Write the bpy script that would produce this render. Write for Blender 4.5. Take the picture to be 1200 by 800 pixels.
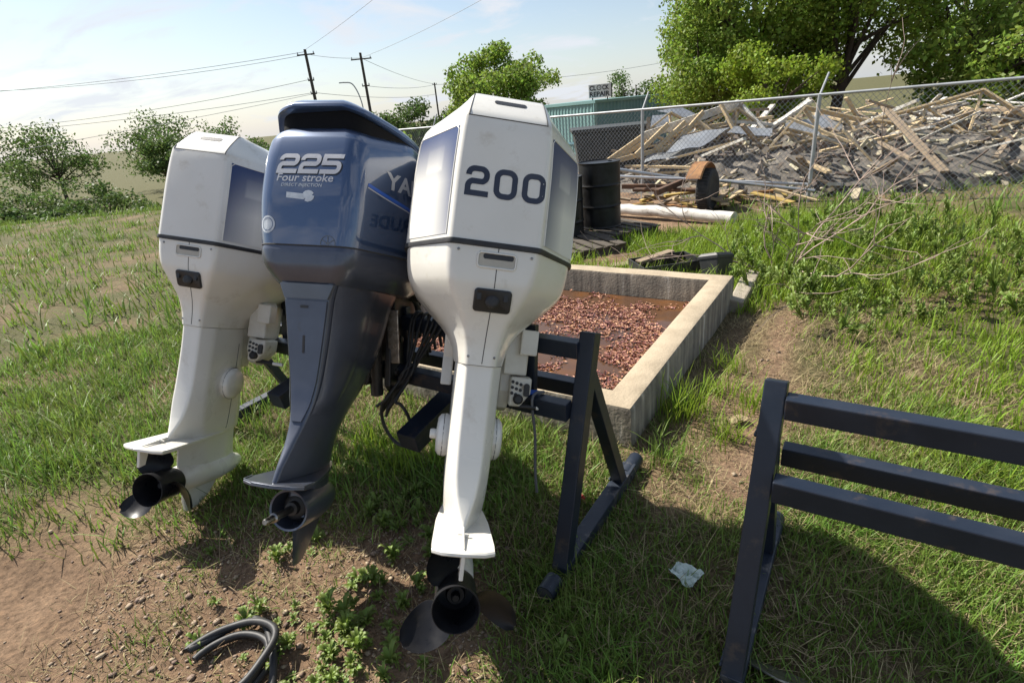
import bpy, bmesh, math, random
import numpy as np
from mathutils import Vector, Matrix, noise as mnoise

for o in list(bpy.data.objects): bpy.data.objects.remove(o)
SC = bpy.context.scene
COL = SC.collection
R = math.radians

# ---------------------------------------------------------------- camera
PITCH, ROLL, EYE = R(22.8), R(5.65), 1.6
fw = Vector((0, math.cos(PITCH), -math.sin(PITCH)))
rt0 = Vector((1, 0, 0)); up0 = rt0.cross(fw)
rt = rt0 * math.cos(ROLL) - up0 * math.sin(ROLL)
up = up0 * math.cos(ROLL) + rt0 * math.sin(ROLL)
cd = bpy.data.cameras.new('camera')
cam = bpy.data.objects.new('camera', cd); COL.objects.link(cam)
m3 = Matrix((rt, up, -fw)).transposed()
cam.matrix_world = Matrix.Translation((0, 0, EYE)) @ m3.to_4x4()
cd.sensor_fit = 'HORIZONTAL'; cd.sensor_width = 36.0; cd.lens = 19.2
cd.clip_start = 0.05; cd.clip_end = 3000
SC.camera = cam

# ---------------------------------------------------------------- light
SUN_EL = 47.0
SUN_AZ_DIR = Vector((-0.79, 0.61, 0)).normalized()     # horizontal direction towards the sun
w = bpy.data.worlds.new('World'); SC.world = w; w.use_nodes = True
nt = w.node_tree; nt.nodes.clear()
def N(tree, t, **kw):
    n = tree.nodes.new(t)
    for k, v in kw.items(): setattr(n, k, v)
    return n
sky = N(nt, 'ShaderNodeTexSky'); sky.sky_type = 'NISHITA'; sky.sun_disc = False
sky.sun_elevation = R(SUN_EL)
sky.sun_rotation = math.atan2(SUN_AZ_DIR.x, SUN_AZ_DIR.y)
sky.air_density = 1.0; sky.dust_density = 1.0; sky.ozone_density = 1.0
tc = N(nt, 'ShaderNodeTexCoord')
sep = N(nt, 'ShaderNodeSeparateXYZ'); nt.links.new(tc.outputs['Generated'], sep.inputs[0])
# project the view direction on a cloud deck so that clouds flatten toward the horizon
mx = N(nt, 'ShaderNodeMath', operation='MAXIMUM'); mx.inputs[1].default_value = 0.0
nt.links.new(sep.outputs['Z'], mx.inputs[0])
ad = N(nt, 'ShaderNodeMath', operation='ADD'); ad.inputs[1].default_value = 0.28
nt.links.new(mx.outputs[0], ad.inputs[0])
dv = N(nt, 'ShaderNodeVectorMath', operation='DIVIDE')
cb = N(nt, 'ShaderNodeCombineXYZ')
for i in range(3): nt.links.new(ad.outputs[0], cb.inputs[i])
nt.links.new(tc.outputs['Generated'], dv.inputs[0]); nt.links.new(cb.outputs[0], dv.inputs[1])
mp = N(nt, 'ShaderNodeMapping'); mp.inputs['Scale'].default_value = (1.0, 1.5, 0.6)
mp.inputs['Location'].default_value = (3.1, 0.55, 0.0); mp.inputs['Rotation'].default_value = (0, 0, R(-24))
nt.links.new(dv.outputs[0], mp.inputs[0])
n1 = N(nt, 'ShaderNodeTexNoise'); n1.inputs['Scale'].default_value = 2.1; n1.inputs['Detail'].default_value = 9
n1.inputs['Roughness'].default_value = 0.58; n1.inputs['Distortion'].default_value = 0.5
nt.links.new(mp.outputs[0], n1.inputs['Vector'])
cr = N(nt, 'ShaderNodeValToRGB')
cr.color_ramp.elements[0].position = 0.46; cr.color_ramp.elements[0].color = (0.0, 0.0, 0.0, 1)
cr.color_ramp.elements[1].position = 0.64; cr.color_ramp.elements[1].color = (0.92, 0.92, 0.92, 1)
nt.links.new(n1.outputs['Fac'], cr.inputs[0])
cm = N(nt, 'ShaderNodeMix', data_type='RGBA')
hz = N(nt, 'ShaderNodeMath', operation='SUBTRACT', use_clamp=True); hz.inputs[0].default_value = 1.0; nt.links.new(mx.outputs[0], hz.inputs[1])
hp = N(nt, 'ShaderNodeMath', operation='POWER'); hp.inputs[1].default_value = 9.0; nt.links.new(hz.outputs[0], hp.inputs[0])
hs_ = N(nt, 'ShaderNodeMath', operation='MULTIPLY'); hs_.inputs[1].default_value = 0.6; nt.links.new(hp.outputs[0], hs_.inputs[0])
hm = N(nt, 'ShaderNodeMath', operation='MAXIMUM'); nt.links.new(cr.outputs[0], hm.inputs[0]); nt.links.new(hs_.outputs[0], hm.inputs[1])
nt.links.new(hm.outputs[0], cm.inputs[0]); nt.links.new(sky.outputs[0], cm.inputs[6])
cm.inputs[7].default_value = (5.9, 6.2, 6.7, 1)
bg = N(nt, 'ShaderNodeBackground'); bg.inputs['Strength'].default_value = 0.076
nt.links.new(cm.outputs[2], bg.inputs[0])
wo = N(nt, 'ShaderNodeOutputWorld'); nt.links.new(bg.outputs[0], wo.inputs[0])

sl = bpy.data.lights.new('sun', 'SUN'); sl.energy = 5.0; sl.angle = R(0.53); sl.color = (1.0, 0.945, 0.85)
so = bpy.data.objects.new('sun', sl); COL.objects.link(so)
to_sun = (SUN_AZ_DIR * math.cos(R(SUN_EL)) + Vector((0, 0, math.sin(R(SUN_EL))))).normalized()
so.rotation_euler = to_sun.to_track_quat('Z', 'Y').to_euler(); so.location = to_sun * 30

vs = SC.view_settings
vs.view_transform = 'Standard'; vs.look = 'None'; vs.gamma = 1.0; vs.use_curve_mapping = False
vs.exposure = 0.86
SC.render.engine = 'CYCLES'
SC.render.resolution_x = 1024; SC.render.resolution_y = 682

# ---------------------------------------------------------------- helpers
RNG = random.Random(7)
NPR = np.random.RandomState(11)

def sst(a, b, x):
    t = min(1.0, max(0.0, (x - a) / (b - a))); return t * t * (3 - 2 * t)

def ground_z(x, y):
    z = 0.0
    if y > 2.2: z -= 0.03 * (min(y, 11.0) - 2.2)
    z -= 2.3 * sst(17.0, 31.0, y)
    if y < 14 and abs(x) < 14:
        z += 0.018 * mnoise.noise(Vector((x * 1.7, y * 1.7, 3.1))) + 0.008 * mnoise.noise(Vector((x * 5.1, y * 5.1, 1.7)))
    # weedy bank on the right, beyond the basin
    z += 0.14 * sst(2.4, 4.2, x) * sst(3.4, 5.0, y) * (1 - sst(6.4, 8.2, y))
    return z

MATS = {}
def _link(t, a, b): t.links.new(a, b)
def mat(name, col, rough=0.5, metal=0.0, col2=None, scale=8.0, detail=5.0, lo=0.38, hi=0.62, bump=0.0, bscale=None,
        coat=0.0, coat_rough=0.05, rvar=0.0, spec=0.5, island=0.0, trans=0.0, stretch=(1, 1, 1), dirt=None, dirt_scale=3.0, dirt_lo=0.52, dirt_hi=0.70,
        sheen=0.0, coords='Object'):
    if name in MATS: return MATS[name]
    m = bpy.data.materials.new(name); m.use_nodes = True
    t = m.node_tree; p = t.nodes['Principled BSDF']
    p.inputs['Roughness'].default_value = rough; p.inputs['Metallic'].default_value = metal
    p.inputs['Coat Weight'].default_value = coat; p.inputs['Coat Roughness'].default_value = coat_rough
    p.inputs['Specular IOR Level'].default_value = spec
    tc = N(t, 'ShaderNodeTexCoord'); mp = N(t, 'ShaderNodeMapping'); mp.inputs['Scale'].default_value = stretch
    _link(t, tc.outputs[coords], mp.inputs[0])
    base = None
    if col2 is None: col2 = tuple(c * 0.8 for c in col)
    nz = N(t, 'ShaderNodeTexNoise'); nz.inputs['Scale'].default_value = scale; nz.inputs['Detail'].default_value = detail
    nz.inputs['Roughness'].default_value = 0.6
    _link(t, mp.outputs[0], nz.inputs['Vector'])
    r = N(t, 'ShaderNodeValToRGB'); r.color_ramp.elements[0].position = lo; r.color_ramp.elements[1].position = hi
    r.color_ramp.elements[0].color = (*col, 1); r.color_ramp.elements[1].color = (*col2, 1)
    _link(t, nz.outputs['Fac'], r.inputs[0]); base = r.outputs[0]
    if dirt is not None:
        nd = N(t, 'ShaderNodeTexNoise'); nd.inputs['Scale'].default_value = dirt_scale; nd.inputs['Detail'].default_value = 8
        nd.inputs['Roughness'].default_value = 0.68
        _link(t, tc.outputs[coords], nd.inputs['Vector'])
        rd = N(t, 'ShaderNodeValToRGB'); rd.color_ramp.elements[0].position = dirt_lo; rd.color_ramp.elements[1].position = dirt_hi
        _link(t, nd.outputs['Fac'], rd.inputs[0])
        mxd = N(t, 'ShaderNodeMix', data_type='RGBA'); mxd.inputs[7].default_value = (*dirt, 1)
        _link(t, rd.outputs[0], mxd.inputs[0]); _link(t, base, mxd.inputs[6]); base = mxd.outputs[2]
    if island > 0:
        g = N(t, 'ShaderNodeNewGeometry'); hs = N(t, 'ShaderNodeHueSaturation')
        mr = N(t, 'ShaderNodeMapRange'); mr.inputs[3].default_value = 1 - island; mr.inputs[4].default_value = 1 + island
        _link(t, g.outputs['Random Per Island'], mr.inputs[0]); _link(t, mr.outputs[0], hs.inputs['Value'])
        mh = N(t, 'ShaderNodeMapRange'); mh.inputs[3].default_value = 0.5 - island * 0.06; mh.inputs[4].default_value = 0.5 + island * 0.05
        _link(t, g.outputs['Random Per Island'], mh.inputs[0]); _link(t, mh.outputs[0], hs.inputs['Hue'])
        _link(t, base, hs.inputs['Color']); base = hs.outputs[0]
    _link(t, base, p.inputs['Base Color'])
    if rvar > 0:
        rr = N(t, 'ShaderNodeMapRange'); rr.inputs[3].default_value = max(0.02, rough - rvar); rr.inputs[4].default_value = min(1, rough + rvar)
        rr.inputs[1].default_value = 0.3; rr.inputs[2].default_value = 0.7
        _link(t, nz.outputs['Fac'], rr.inputs[0]); _link(t, rr.outputs[0], p.inputs['Roughness'])
    if bump > 0:
        nb = N(t, 'ShaderNodeTexNoise'); nb.inputs['Scale'].default_value = bscale or scale * 6; nb.inputs['Detail'].default_value = 6
        _link(t, mp.outputs[0], nb.inputs['Vector'])
        b = N(t, 'ShaderNodeBump'); b.inputs['Strength'].default_value = bump; b.inputs['Distance'].default_value = 0.01
        _link(t, nb.outputs['Fac'], b.inputs['Height']); _link(t, b.outputs[0], p.inputs['Normal'])
    if trans > 0:
        tr = N(t, 'ShaderNodeBsdfTranslucent'); _link(t, base, tr.inputs['Color'])
        ms = N(t, 'ShaderNodeMixShader'); ms.inputs[0].default_value = trans
        out = t.nodes['Material Output']
        _link(t, p.outputs[0], ms.inputs[1]); _link(t, tr.outputs[0], ms.inputs[2]); _link(t, ms.outputs[0], out.inputs['Surface'])
    MATS[name] = m
    return m

class MB:
    """collects shapes, then build() links them as ONE mesh object"""
    def __init__(s): s.v = []; s.f = []
    def add(s, verts, faces):
        k = len(s.v); s.v.extend([tuple(p) for p in verts]); s.f.extend([tuple(i + k for i in f) for f in faces]); return s
    def box(s, c, size, M=None):
        hx, hy, hz = (q / 2 for q in size); pts = []
        for dz in (-hz, hz):
            for dy in (-hy, hy):
                for dx in (-hx, hx):
                    p = Vector((dx, dy, dz))
                    if M is not None: p = M @ p
                    pts.append(p + Vector(c))
        return s.add(pts, [(0, 2, 3, 1), (4, 5, 7, 6), (0, 1, 5, 4), (2, 6, 7, 3), (0, 4, 6, 2), (1, 3, 7, 5)])
    def bar(s, a, b, wd, ht, upv=(0, 0, 1)):
        a = Vector(a); b = Vector(b); d = (b - a); L = d.length; d.normalize()
        sd = d.cross(Vector(upv)); 
        if sd.length < 1e-4: sd = d.cross(Vector((1, 0, 0)))
        sd.normalize(); u = sd.cross(d)
        M = Matrix((d, sd, u)).transposed()
        return s.box((a + b) / 2, (L, wd, ht), M)
    def tube(s, pts, r, n=8, cap=True):
        pts = [Vector(p) for p in pts]; rs = r if isinstance(r, (list, tuple)) else [r] * len(pts)
        rings = []; prev = None
        for i, p in enumerate(pts):
            d = (pts[min(i + 1, len(pts) - 1)] - pts[max(i - 1, 0)])
            if d.length < 1e-9: d = Vector((0, 0, 1))
            d.normalize()
            if prev is None:
                a = d.cross(Vector((0, 0, 1)))
                if a.length < 1e-3: a = d.cross(Vector((1, 0, 0)))
            else: a = prev - d * prev.dot(d)
            a.normalize(); prev = a; b = d.cross(a)
            rings.append([p + (a * math.cos(2 * math.pi * k / n) + b * math.sin(2 * math.pi * k / n)) * rs[i] for k in range(n)])
        return s.loft(rings, cap, cap)
    def loft(s, rings, cap0=True, cap1=True):
        n = len(rings[0]); k = len(s.v)
        for r_ in rings: s.v.extend([tuple(p) for p in r_])
        for i in range(len(rings) - 1):
            for j in range(n):
                a = k + i * n + j; b = k + i * n + (j + 1) % n
                s.f.append((a, b, b + n, a + n))
        if cap0: s.f.append(tuple(k + j for j in reversed(range(n))))
        if cap1: s.f.append(tuple(k + (len(rings) - 1) * n + j for j in range(n)))
        return s
    def lathe(s, prof, c=(0, 0, 0), axis='Z', n=24, cap0=True, cap1=True):
        rings = []
        for r_, h in prof:
            ring = []
            for k in range(n):
                a = 2 * math.pi * k / n; x, y = r_ * math.cos(a), r_ * math.sin(a)
                p = {'Z': (x, y, h), 'Y': (x, h, y), 'X': (h, x, y)}[axis]
                ring.append(Vector(p) + Vector(c))
            rings.append(ring)
        return s.loft(rings, cap0, cap1)
    def prism(s, poly, t0, t1, fn):
        """poly: 2-D outline; fn(a, b, t) -> 3-D point"""
        return s.loft([[fn(a, b, t0) for a, b in poly], [fn(a, b, t1) for a, b in poly]])
    def mesh(s, name, smooth=None, bevel=0.0, seg=2, bang=35):
        me = bpy.data.meshes.new(name); me.from_pydata(s.v, [], s.f); me.validate()
        bm = bmesh.new(); bm.from_mesh(me)
        bmesh.ops.recalc_face_normals(bm, faces=bm.faces)
        if bevel > 0:
            es = [e for e in bm.edges if len(e.link_faces) == 2 and e.calc_face_angle(0) > R(bang)]
            bmesh.ops.bevel(bm, geom=es, offset=bevel, segments=seg, affect='EDGES', profile=0.6, clamp_overlap=True)
        bm.to_mesh(me); bm.free()
        if smooth is not None:
            me.shade_smooth(); me.set_sharp_from_angle(angle=R(smooth))
        return me
    def build(s, name, material, parent=None, smooth=None, bevel=0.0, seg=2, bang=35):
        return link(name, s.mesh(name, smooth, bevel, seg, bang), material, parent)

def link(name, me, material, parent=None):
    o = bpy.data.objects.new(name, me); COL.objects.link(o)
    if material is not None:
        me.materials.clear(); me.materials.append(material)
    if parent is not None: o.parent = parent
    return o

def tag(o, label=None, cat=None, group=None, kind=None):
    if label: o['label'] = label
    if cat: o['category'] = cat
    if group: o['group'] = group
    if kind: o['kind'] = kind
    return o

def thing(name, label, cat, loc=(0, 0, 0), rz=0.0, group=None, M=None):
    o = bpy.data.objects.new(name, None); COL.objects.link(o); o.empty_display_size = 0.1
    if M is not None: o.matrix_world = M
    else: o.location = loc; o.rotation_euler = (0, 0, rz)
    return tag(o, label, cat, group)

def dup(root, loc=None, rz=None, label=None, group=None, M=None, skip=()):
    r_ = root.copy(); COL.objects.link(r_)
    if M is not None: r_.matrix_world = M
    else:
        if loc is not None: r_.location = loc
        if rz is not None: r_.rotation_euler = (0, 0, rz)
    if label: r_['label'] = label
    if group: r_['group'] = group
    elif 'group' in r_.keys() and group == '': del r_['group']
    for ch in list(root.children):
        if ch.name.split('.')[0] in skip: continue
        c = ch.copy(); COL.objects.link(c); c.parent = r_
        for g in list(ch.children):
            if g.name.split('.')[0] in skip: continue
            d = g.copy(); COL.objects.link(d); d.parent = c
    return r_

def catmull(pts, k=6):
    P = [Vector(p) for p in pts]; out = []
    for i in range(len(P) - 1):
        p0 = P[max(i - 1, 0)]; p1 = P[i]; p2 = P[i + 1]; p3 = P[min(i + 2, len(P) - 1)]
        for j in range(k):
            t = j / k
            out.append(0.5 * ((2 * p1) + (p2 - p0) * t + (2 * p0 - 5 * p1 + 4 * p2 - p3) * t * t + (3 * p1 - p0 - 3 * p2 + p3) * t ** 3))
    out.append(P[-1]); return out

def mono(ts, ys, t):
    """monotone cubic interpolation of vectors"""
    ts = np.asarray(ts, float); ys = np.asarray(ys, float)
    t = min(max(t, ts[0]), ts[-1])
    h = np.diff(ts); d = (ys[1:] - ys[:-1]) / h[:, None]
    m = np.zeros_like(ys); m[0] = d[0]; m[-1] = d[-1]
    for i in range(1, len(ts) - 1):
        same = d[i - 1] * d[i] > 0
        hm = np.where(same, 2 * d[i - 1] * d[i] / np.where(same, d[i - 1] + d[i], 1), 0)
        m[i] = hm
    i = min(max(int(np.searchsorted(ts, t) - 1), 0), len(h) - 1)
    s = (t - ts[i]) / h[i]
    return ((1 + 2 * s) * (1 - s) ** 2) * ys[i] + (s * (1 - s) ** 2) * h[i] * m[i] + (s * s * (3 - 2 * s)) * ys[i + 1] + (s * s * (s - 1)) * h[i] * m[i + 1]

class Shell:
    """lofted shell with mirrored, rounded polygon plan sections: keys = [(v, [(x,y)...] rear->front on the right)]"""
    def __init__(s, keys, radii, n=4, zf=None):
        s.t = [k[0] for k in keys]; s.c = [np.array(k[1], float).ravel() for k in keys]; s.rad = radii; s.n = n; s.zf = zf
    def corners(s, v):
        h = mono(s.t, s.c, v).reshape(-1, 2)
        return np.vstack([h, h[::-1] * np.array([-1, 1])])
    def ring2(s, v, off=0.0):
        c = s.corners(v); k = len(c); rad = list(s.rad) + list(s.rad)[::-1]; out = []
        for i in range(k):
            p = c[i]; a = c[i - 1] - p; b = c[(i + 1) % k] - p; la = np.linalg.norm(a) + 1e-9; lb = np.linalg.norm(b) + 1e-9
            ra = min(rad[i], la * 0.48); rb = min(rad[i], lb * 0.48); q0 = p + a / la * ra; q1 = p + b / lb * rb
            for j in range(s.n + 1):
                u = j / s.n; out.append((1 - u) ** 2 * q0 + 2 * u * (1 - u) * p + u * u * q1)
        out = np.array(out)
        if off:
            nx = np.roll(out, -1, 0) - np.roll(out, 1, 0); nn = np.stack([nx[:, 1], -nx[:, 0]], 1)
            nn /= (np.linalg.norm(nn, axis=1)[:, None] + 1e-9); out = out + nn * off
        return out
    def ring(s, v, off=0.0):
        return [Vector((p[0], p[1], v + (s.zf(p[0], p[1], v) if s.zf else 0))) for p in s.ring2(v, off)]
    def add(s, mb, v0=None, v1=None, step=0.02, cap0=True, cap1=True, off=0.0):
        v0 = s.t[0] if v0 is None else v0; v1 = s.t[-1] if v1 is None else v1
        vsx = sorted(set([v0, v1] + [t for t in s.t if v0 < t < v1] + list(np.linspace(v0, v1, max(2, int((v1 - v0) / step) + 1)))))
        vv = [vsx[0]]
        for q in vsx[1:]:
            if q - vv[-1] > 1e-4: vv.append(q)
        return mb.loft([s.ring(v, off) for v in vv], cap0, cap1)
    def rear_y(s, x, v):
        r = s.ring2(v); m = r[r[:, 1] < r[:, 1].min() + 0.30]; m = m[np.argsort(m[:, 0])]
        return float(np.interp(x, m[:, 0], m[:, 1]))
    def rear(s, x, v, off=0.0015):
        y = s.rear_y(x, v); e = 0.004
        ny = (s.rear_y(x + e, v) - s.rear_y(x - e, v)) / (2 * e); vy = (s.rear_y(x, v + e) - s.rear_y(x, v - e)) / (2 * e)
        nrm = Vector((ny, -1, vy)).normalized()
        return Vector((x, y, v)) + nrm * off
    def side(s, y, v, sgn=1, off=0.0015):
        def sx(y_, v_):
            r = s.ring2(v_); m = r[r[:, 0] > 0.02]; m = m[np.argsort(m[:, 1])]
            return float(np.interp(y_, m[:, 1], m[:, 0]))
        x = sx(y, v); e = 0.004
        dy = (sx(y + e, v) - sx(y - e, v)) / (2 * e); dv_ = (sx(y, v + e) - sx(y, v - e)) / (2 * e)
        nrm = Vector((1, -dy, -dv_)).normalized(); p = Vector((x, y, v)) + nrm * off
        return Vector((sgn * p.x, p.y, p.z))

def ribbon(path, wd, closed=False, k=1):
    """2-D thick polyline -> (verts2d, faces)"""
    P = [np.array(p, float) for p in path]; n = len(P); L = []; Rr = []
    for i in range(n):
        if closed: a = P[i - 1]; b = P[(i + 1) % n]
        else: a = P[max(i - 1, 0)]; b = P[min(i + 1, n - 1)]
        d0 = P[i] - a; d1 = b - P[i]
        if np.linalg.norm(d0) < 1e-9: d0 = d1
        if np.linalg.norm(d1) < 1e-9: d1 = d0
        d0 = d0 / np.linalg.norm(d0); d1 = d1 / np.linalg.norm(d1); d = d0 + d1; d /= (np.linalg.norm(d) + 1e-9)
        nn = np.array([-d[1], d[0]]); sc = 1 / max(0.5, abs(d @ d0))
        L.append(P[i] + nn * wd / 2 * sc); Rr.append(P[i] - nn * wd / 2 * sc)
    v = L + Rr; f = []
    for i in range(n if closed else n - 1):
        j = (i + 1) % n; f.append((i, j, n + j, n + i))
    return v, f

def rrect(cx, cy, wx, wy, r, n=6):
    out = []
    for sx, sy, a0 in ((1, 1, 0), (-1, 1, 90), (-1, -1, 180), (1, -1, 270)):
        for j in range(n + 1):
            a = R(a0 + 90 * j / n); out.append((cx + sx * (wx / 2 - r) + r * math.cos(a), cy + sy * (wy / 2 - r) + r * math.sin(a)))
    return out

DIGIT = {}
def digit_path(ch, wx, h, th):
    W_, H_ = wx - th, h - th; r_ = min(W_, H_) * 0.36
    if ch == '0': return rrect(wx / 2, h / 2, W_, H_, r_), True
    x0, x1, y0, y1, ym = th / 2, wx - th / 2, th / 2, h - th / 2, h * 0.5
    def arc(cx, cy, r, a0, a1, n=6): return [(cx + r * math.cos(R(a0 + (a1 - a0) * j / n)), cy + r * math.sin(R(a0 + (a1 - a0) * j / n))) for j in range(n + 1)]
    if ch == '2':
        q = min(r_, (y1 - ym) * 0.48)
        return [(x0, y1 - q * 1.15)] + arc(x0 + q, y1 - q, q, 180, 90) + arc(x1 - q, y1 - q, q, 90, 0) + arc(x1 - q, ym + q * 0.9, q, 0, -70) + arc(x0 + q, ym - q * 1.0, q, 110, 180) + [(x0, y0), (x1 + th / 2, y0)], False
    if ch == '5':
        q = min(r_, (ym - y0) * 0.48)
        return [(x1 + th / 2, y1), (x0, y1), (x0, ym + th * 0.2)] + arc(x1 - q, ym + th * 0.2 - q, q, 90, 0) + arc(x1 - q, y0 + q, q, 0, -90) + [(x0 - th / 2, y0)], False

def text_2d(body, size, shear=0.0, offset=0.0, spacing=1.0):
    cu = bpy.data.curves.new('lettering', 'FONT'); cu.body = body; cu.size = size; cu.shear = shear; cu.offset = offset
    cu.space_character = spacing; cu.resolution_u = 3; cu.align_x = 'LEFT'
    o = bpy.data.objects.new('lettering', cu); COL.objects.link(o)
    dg = bpy.context.evaluated_depsgraph_get()
    me = bpy.data.meshes.new_from_object(o.evaluated_get(dg))
    v = [(p.co.x, p.co.y) for p in me.vertices]; f = [tuple(p.vertices) for p in me.polygons]
    bpy.data.objects.remove(o); bpy.data.curves.remove(cu); bpy.data.meshes.remove(me)
    return v, f

def refine2(v, f, maxlen):
    """subdivide a flat triangle soup so that it can follow a curved surface"""
    bm = bmesh.new(); vs_ = [bm.verts.new((a, b, 0)) for a, b in v]
    for q in f:
        try: bm.faces.new([vs_[i] for i in q])
        except ValueError: pass
    bmesh.ops.triangulate(bm, faces=bm.faces[:])
    for _ in range(4):
        es = [e for e in bm.edges if e.calc_length() > maxlen]
        if not es: break
        bmesh.ops.subdivide_edges(bm, edges=es, cuts=1); bmesh.ops.triangulate(bm, faces=bm.faces[:])
    bm.verts.index_update()
    out = [(p.co.x, p.co.y) for p in bm.verts], [tuple(x.index for x in q.verts) for q in bm.faces]
    bm.free(); return out

def decal(name, v2, f2, fn, material, parent, maxlen=0.03):
    v2, f2 = refine2(v2, f2, maxlen)
    mb = MB(); mb.add([fn(a, b) for a, b in v2], f2)
    me = bpy.data.meshes.new(name); me.from_pydata(mb.v, [], mb.f)
    return link(name, me, material, parent)
# ================================================================ materials shared by the engines
WHITE = mat('white_enamel', (0.76, 0.735, 0.67), 0.30, col2=(0.725, 0.695, 0.62), scale=3.0, coat=0.55, coat_rough=0.12, rvar=0.06, bump=0.015, bscale=60,
            dirt=(0.50, 0.44, 0.34), dirt_scale=8.0, dirt_lo=0.57, dirt_hi=0.80)
WHITE2 = mat('bracket_enamel', (0.68, 0.65, 0.57), 0.45, col2=(0.60, 0.56, 0.48), scale=9, coat=0.2, bump=0.06, bscale=40,
             dirt=(0.22, 0.16, 0.10), dirt_scale=14, dirt_lo=0.60, dirt_hi=0.74)
BLACKP = mat('black_plastic', (0.014, 0.014, 0.016), 0.42, col2=(0.022, 0.022, 0.024), scale=12, bump=0.03, bscale=150)
RUBBER = mat('black_rubber', (0.016, 0.016, 0.018), 0.55, col2=(0.030, 0.029, 0.028), scale=25, bump=0.05, bscale=120)
SEAM = mat('panel_gap', (0.05, 0.05, 0.052), 0.8)
NAVY = mat('navy_print', (0.012, 0.018, 0.040), 0.35, col2=(0.016, 0.022, 0.046), coat=0.3)
STEEL = mat('worn_steel', (0.36, 0.35, 0.33), 0.34, metal=1.0, col2=(0.20, 0.18, 0.16), scale=30, rvar=0.12)
PROP = mat('propeller_black', (0.010, 0.0105, 0.013), 0.34, col2=(0.018, 0.018, 0.020), scale=10, coat=0.05, coat_rough=0.25, rvar=0.12,
           dirt=(0.045, 0.038, 0.028), dirt_scale=12, dirt_lo=0.62, dirt_hi=0.80, spec=.2)
BLUE = mat('metallic_blue_grey', (0.044, 0.078, 0.158), 0.32, metal=0.45, col2=(0.040, 0.071, 0.146), scale=2.5, coat=1.0, coat_rough=0.025)
BLUE.node_tree.nodes['Principled BSDF'].inputs['Coat IOR'].default_value = 1.75
GREY = mat('metallic_dark_grey', (0.078, 0.090, 0.122), 0.33, metal=0.45, col2=(0.064, 0.074, 0.102), scale=6, coat=0.45, coat_rough=0.12, rvar=0.06,
           dirt=(0.075, 0.066, 0.055), dirt_scale=7, dirt_lo=0.60, dirt_hi=0.85, bump=0.02, bscale=70)
GREYL = mat('metallic_light_grey', (0.12, 0.13, 0.15), 0.36, metal=0.4, col2=(0.10, 0.11, 0.125), scale=6, coat=0.4, coat_rough=0.12)
DARKM = mat('grimy_black_metal', (0.022, 0.022, 0.024), 0.48, metal=0.3, col2=(0.045, 0.040, 0.034), scale=14, rvar=0.12, bump=0.08, bscale=50)
SILVER = mat('silver_print', (0.55, 0.55, 0.56), 0.32, metal=0.25, col2=(0.47, 0.47, 0.49), scale=6)
SHADOWP = mat('dark_print', (0.02, 0.024, 0.034), 0.4)
PALEP = mat('pale_sticker', (0.62, 0.66, 0.70), 0.5, col2=(0.48, 0.53, 0.58), scale=60)
BLUEP = mat('blue_stripe_print', (0.03, 0.12, 0.50), 0.35, coat=0.3)

def gradient_print(name, dark, light):
    m = bpy.data.materials.new(name); m.use_nodes = True; t = m.node_tree; p = t.nodes['Principled BSDF']
    at = N(t, 'ShaderNodeAttribute'); at.attribute_name = 'ink'
    r = N(t, 'ShaderNodeMix', data_type='RGBA'); r.inputs[6].default_value = (*light, 1); r.inputs[7].default_value = (*dark, 1)
    nz = N(t, 'ShaderNodeTexNoise'); nz.inputs['Scale'].default_value = 240
    ad_ = N(t, 'ShaderNodeMath', operation='MULTIPLY_ADD'); ad_.inputs[1].default_value = 0.10; 
    t.links.new(nz.outputs['Fac'], ad_.inputs[0]); t.links.new(at.outputs['Fac'], ad_.inputs[2])
    sb = N(t, 'ShaderNodeMath', operation='SUBTRACT'); sb.inputs[1].default_value = 0.05; sb.use_clamp = True
    t.links.new(ad_.outputs[0], sb.inputs[0])
    t.links.new(sb.outputs[0], r.inputs[0]); t.links.new(r.outputs[2], p.inputs['Base Color'])
    p.inputs['Roughness'].default_value = 0.38; p.inputs['Specular IOR Level'].default_value = .35
    return m
WINP = gradient_print('faded_blue_print', (0.012, 0.036, 0.125), (0.74, 0.725, 0.67))

def rotM(o, rows):
    return Matrix.Translation(o) @ Matrix(rows).to_4x4()

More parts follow.
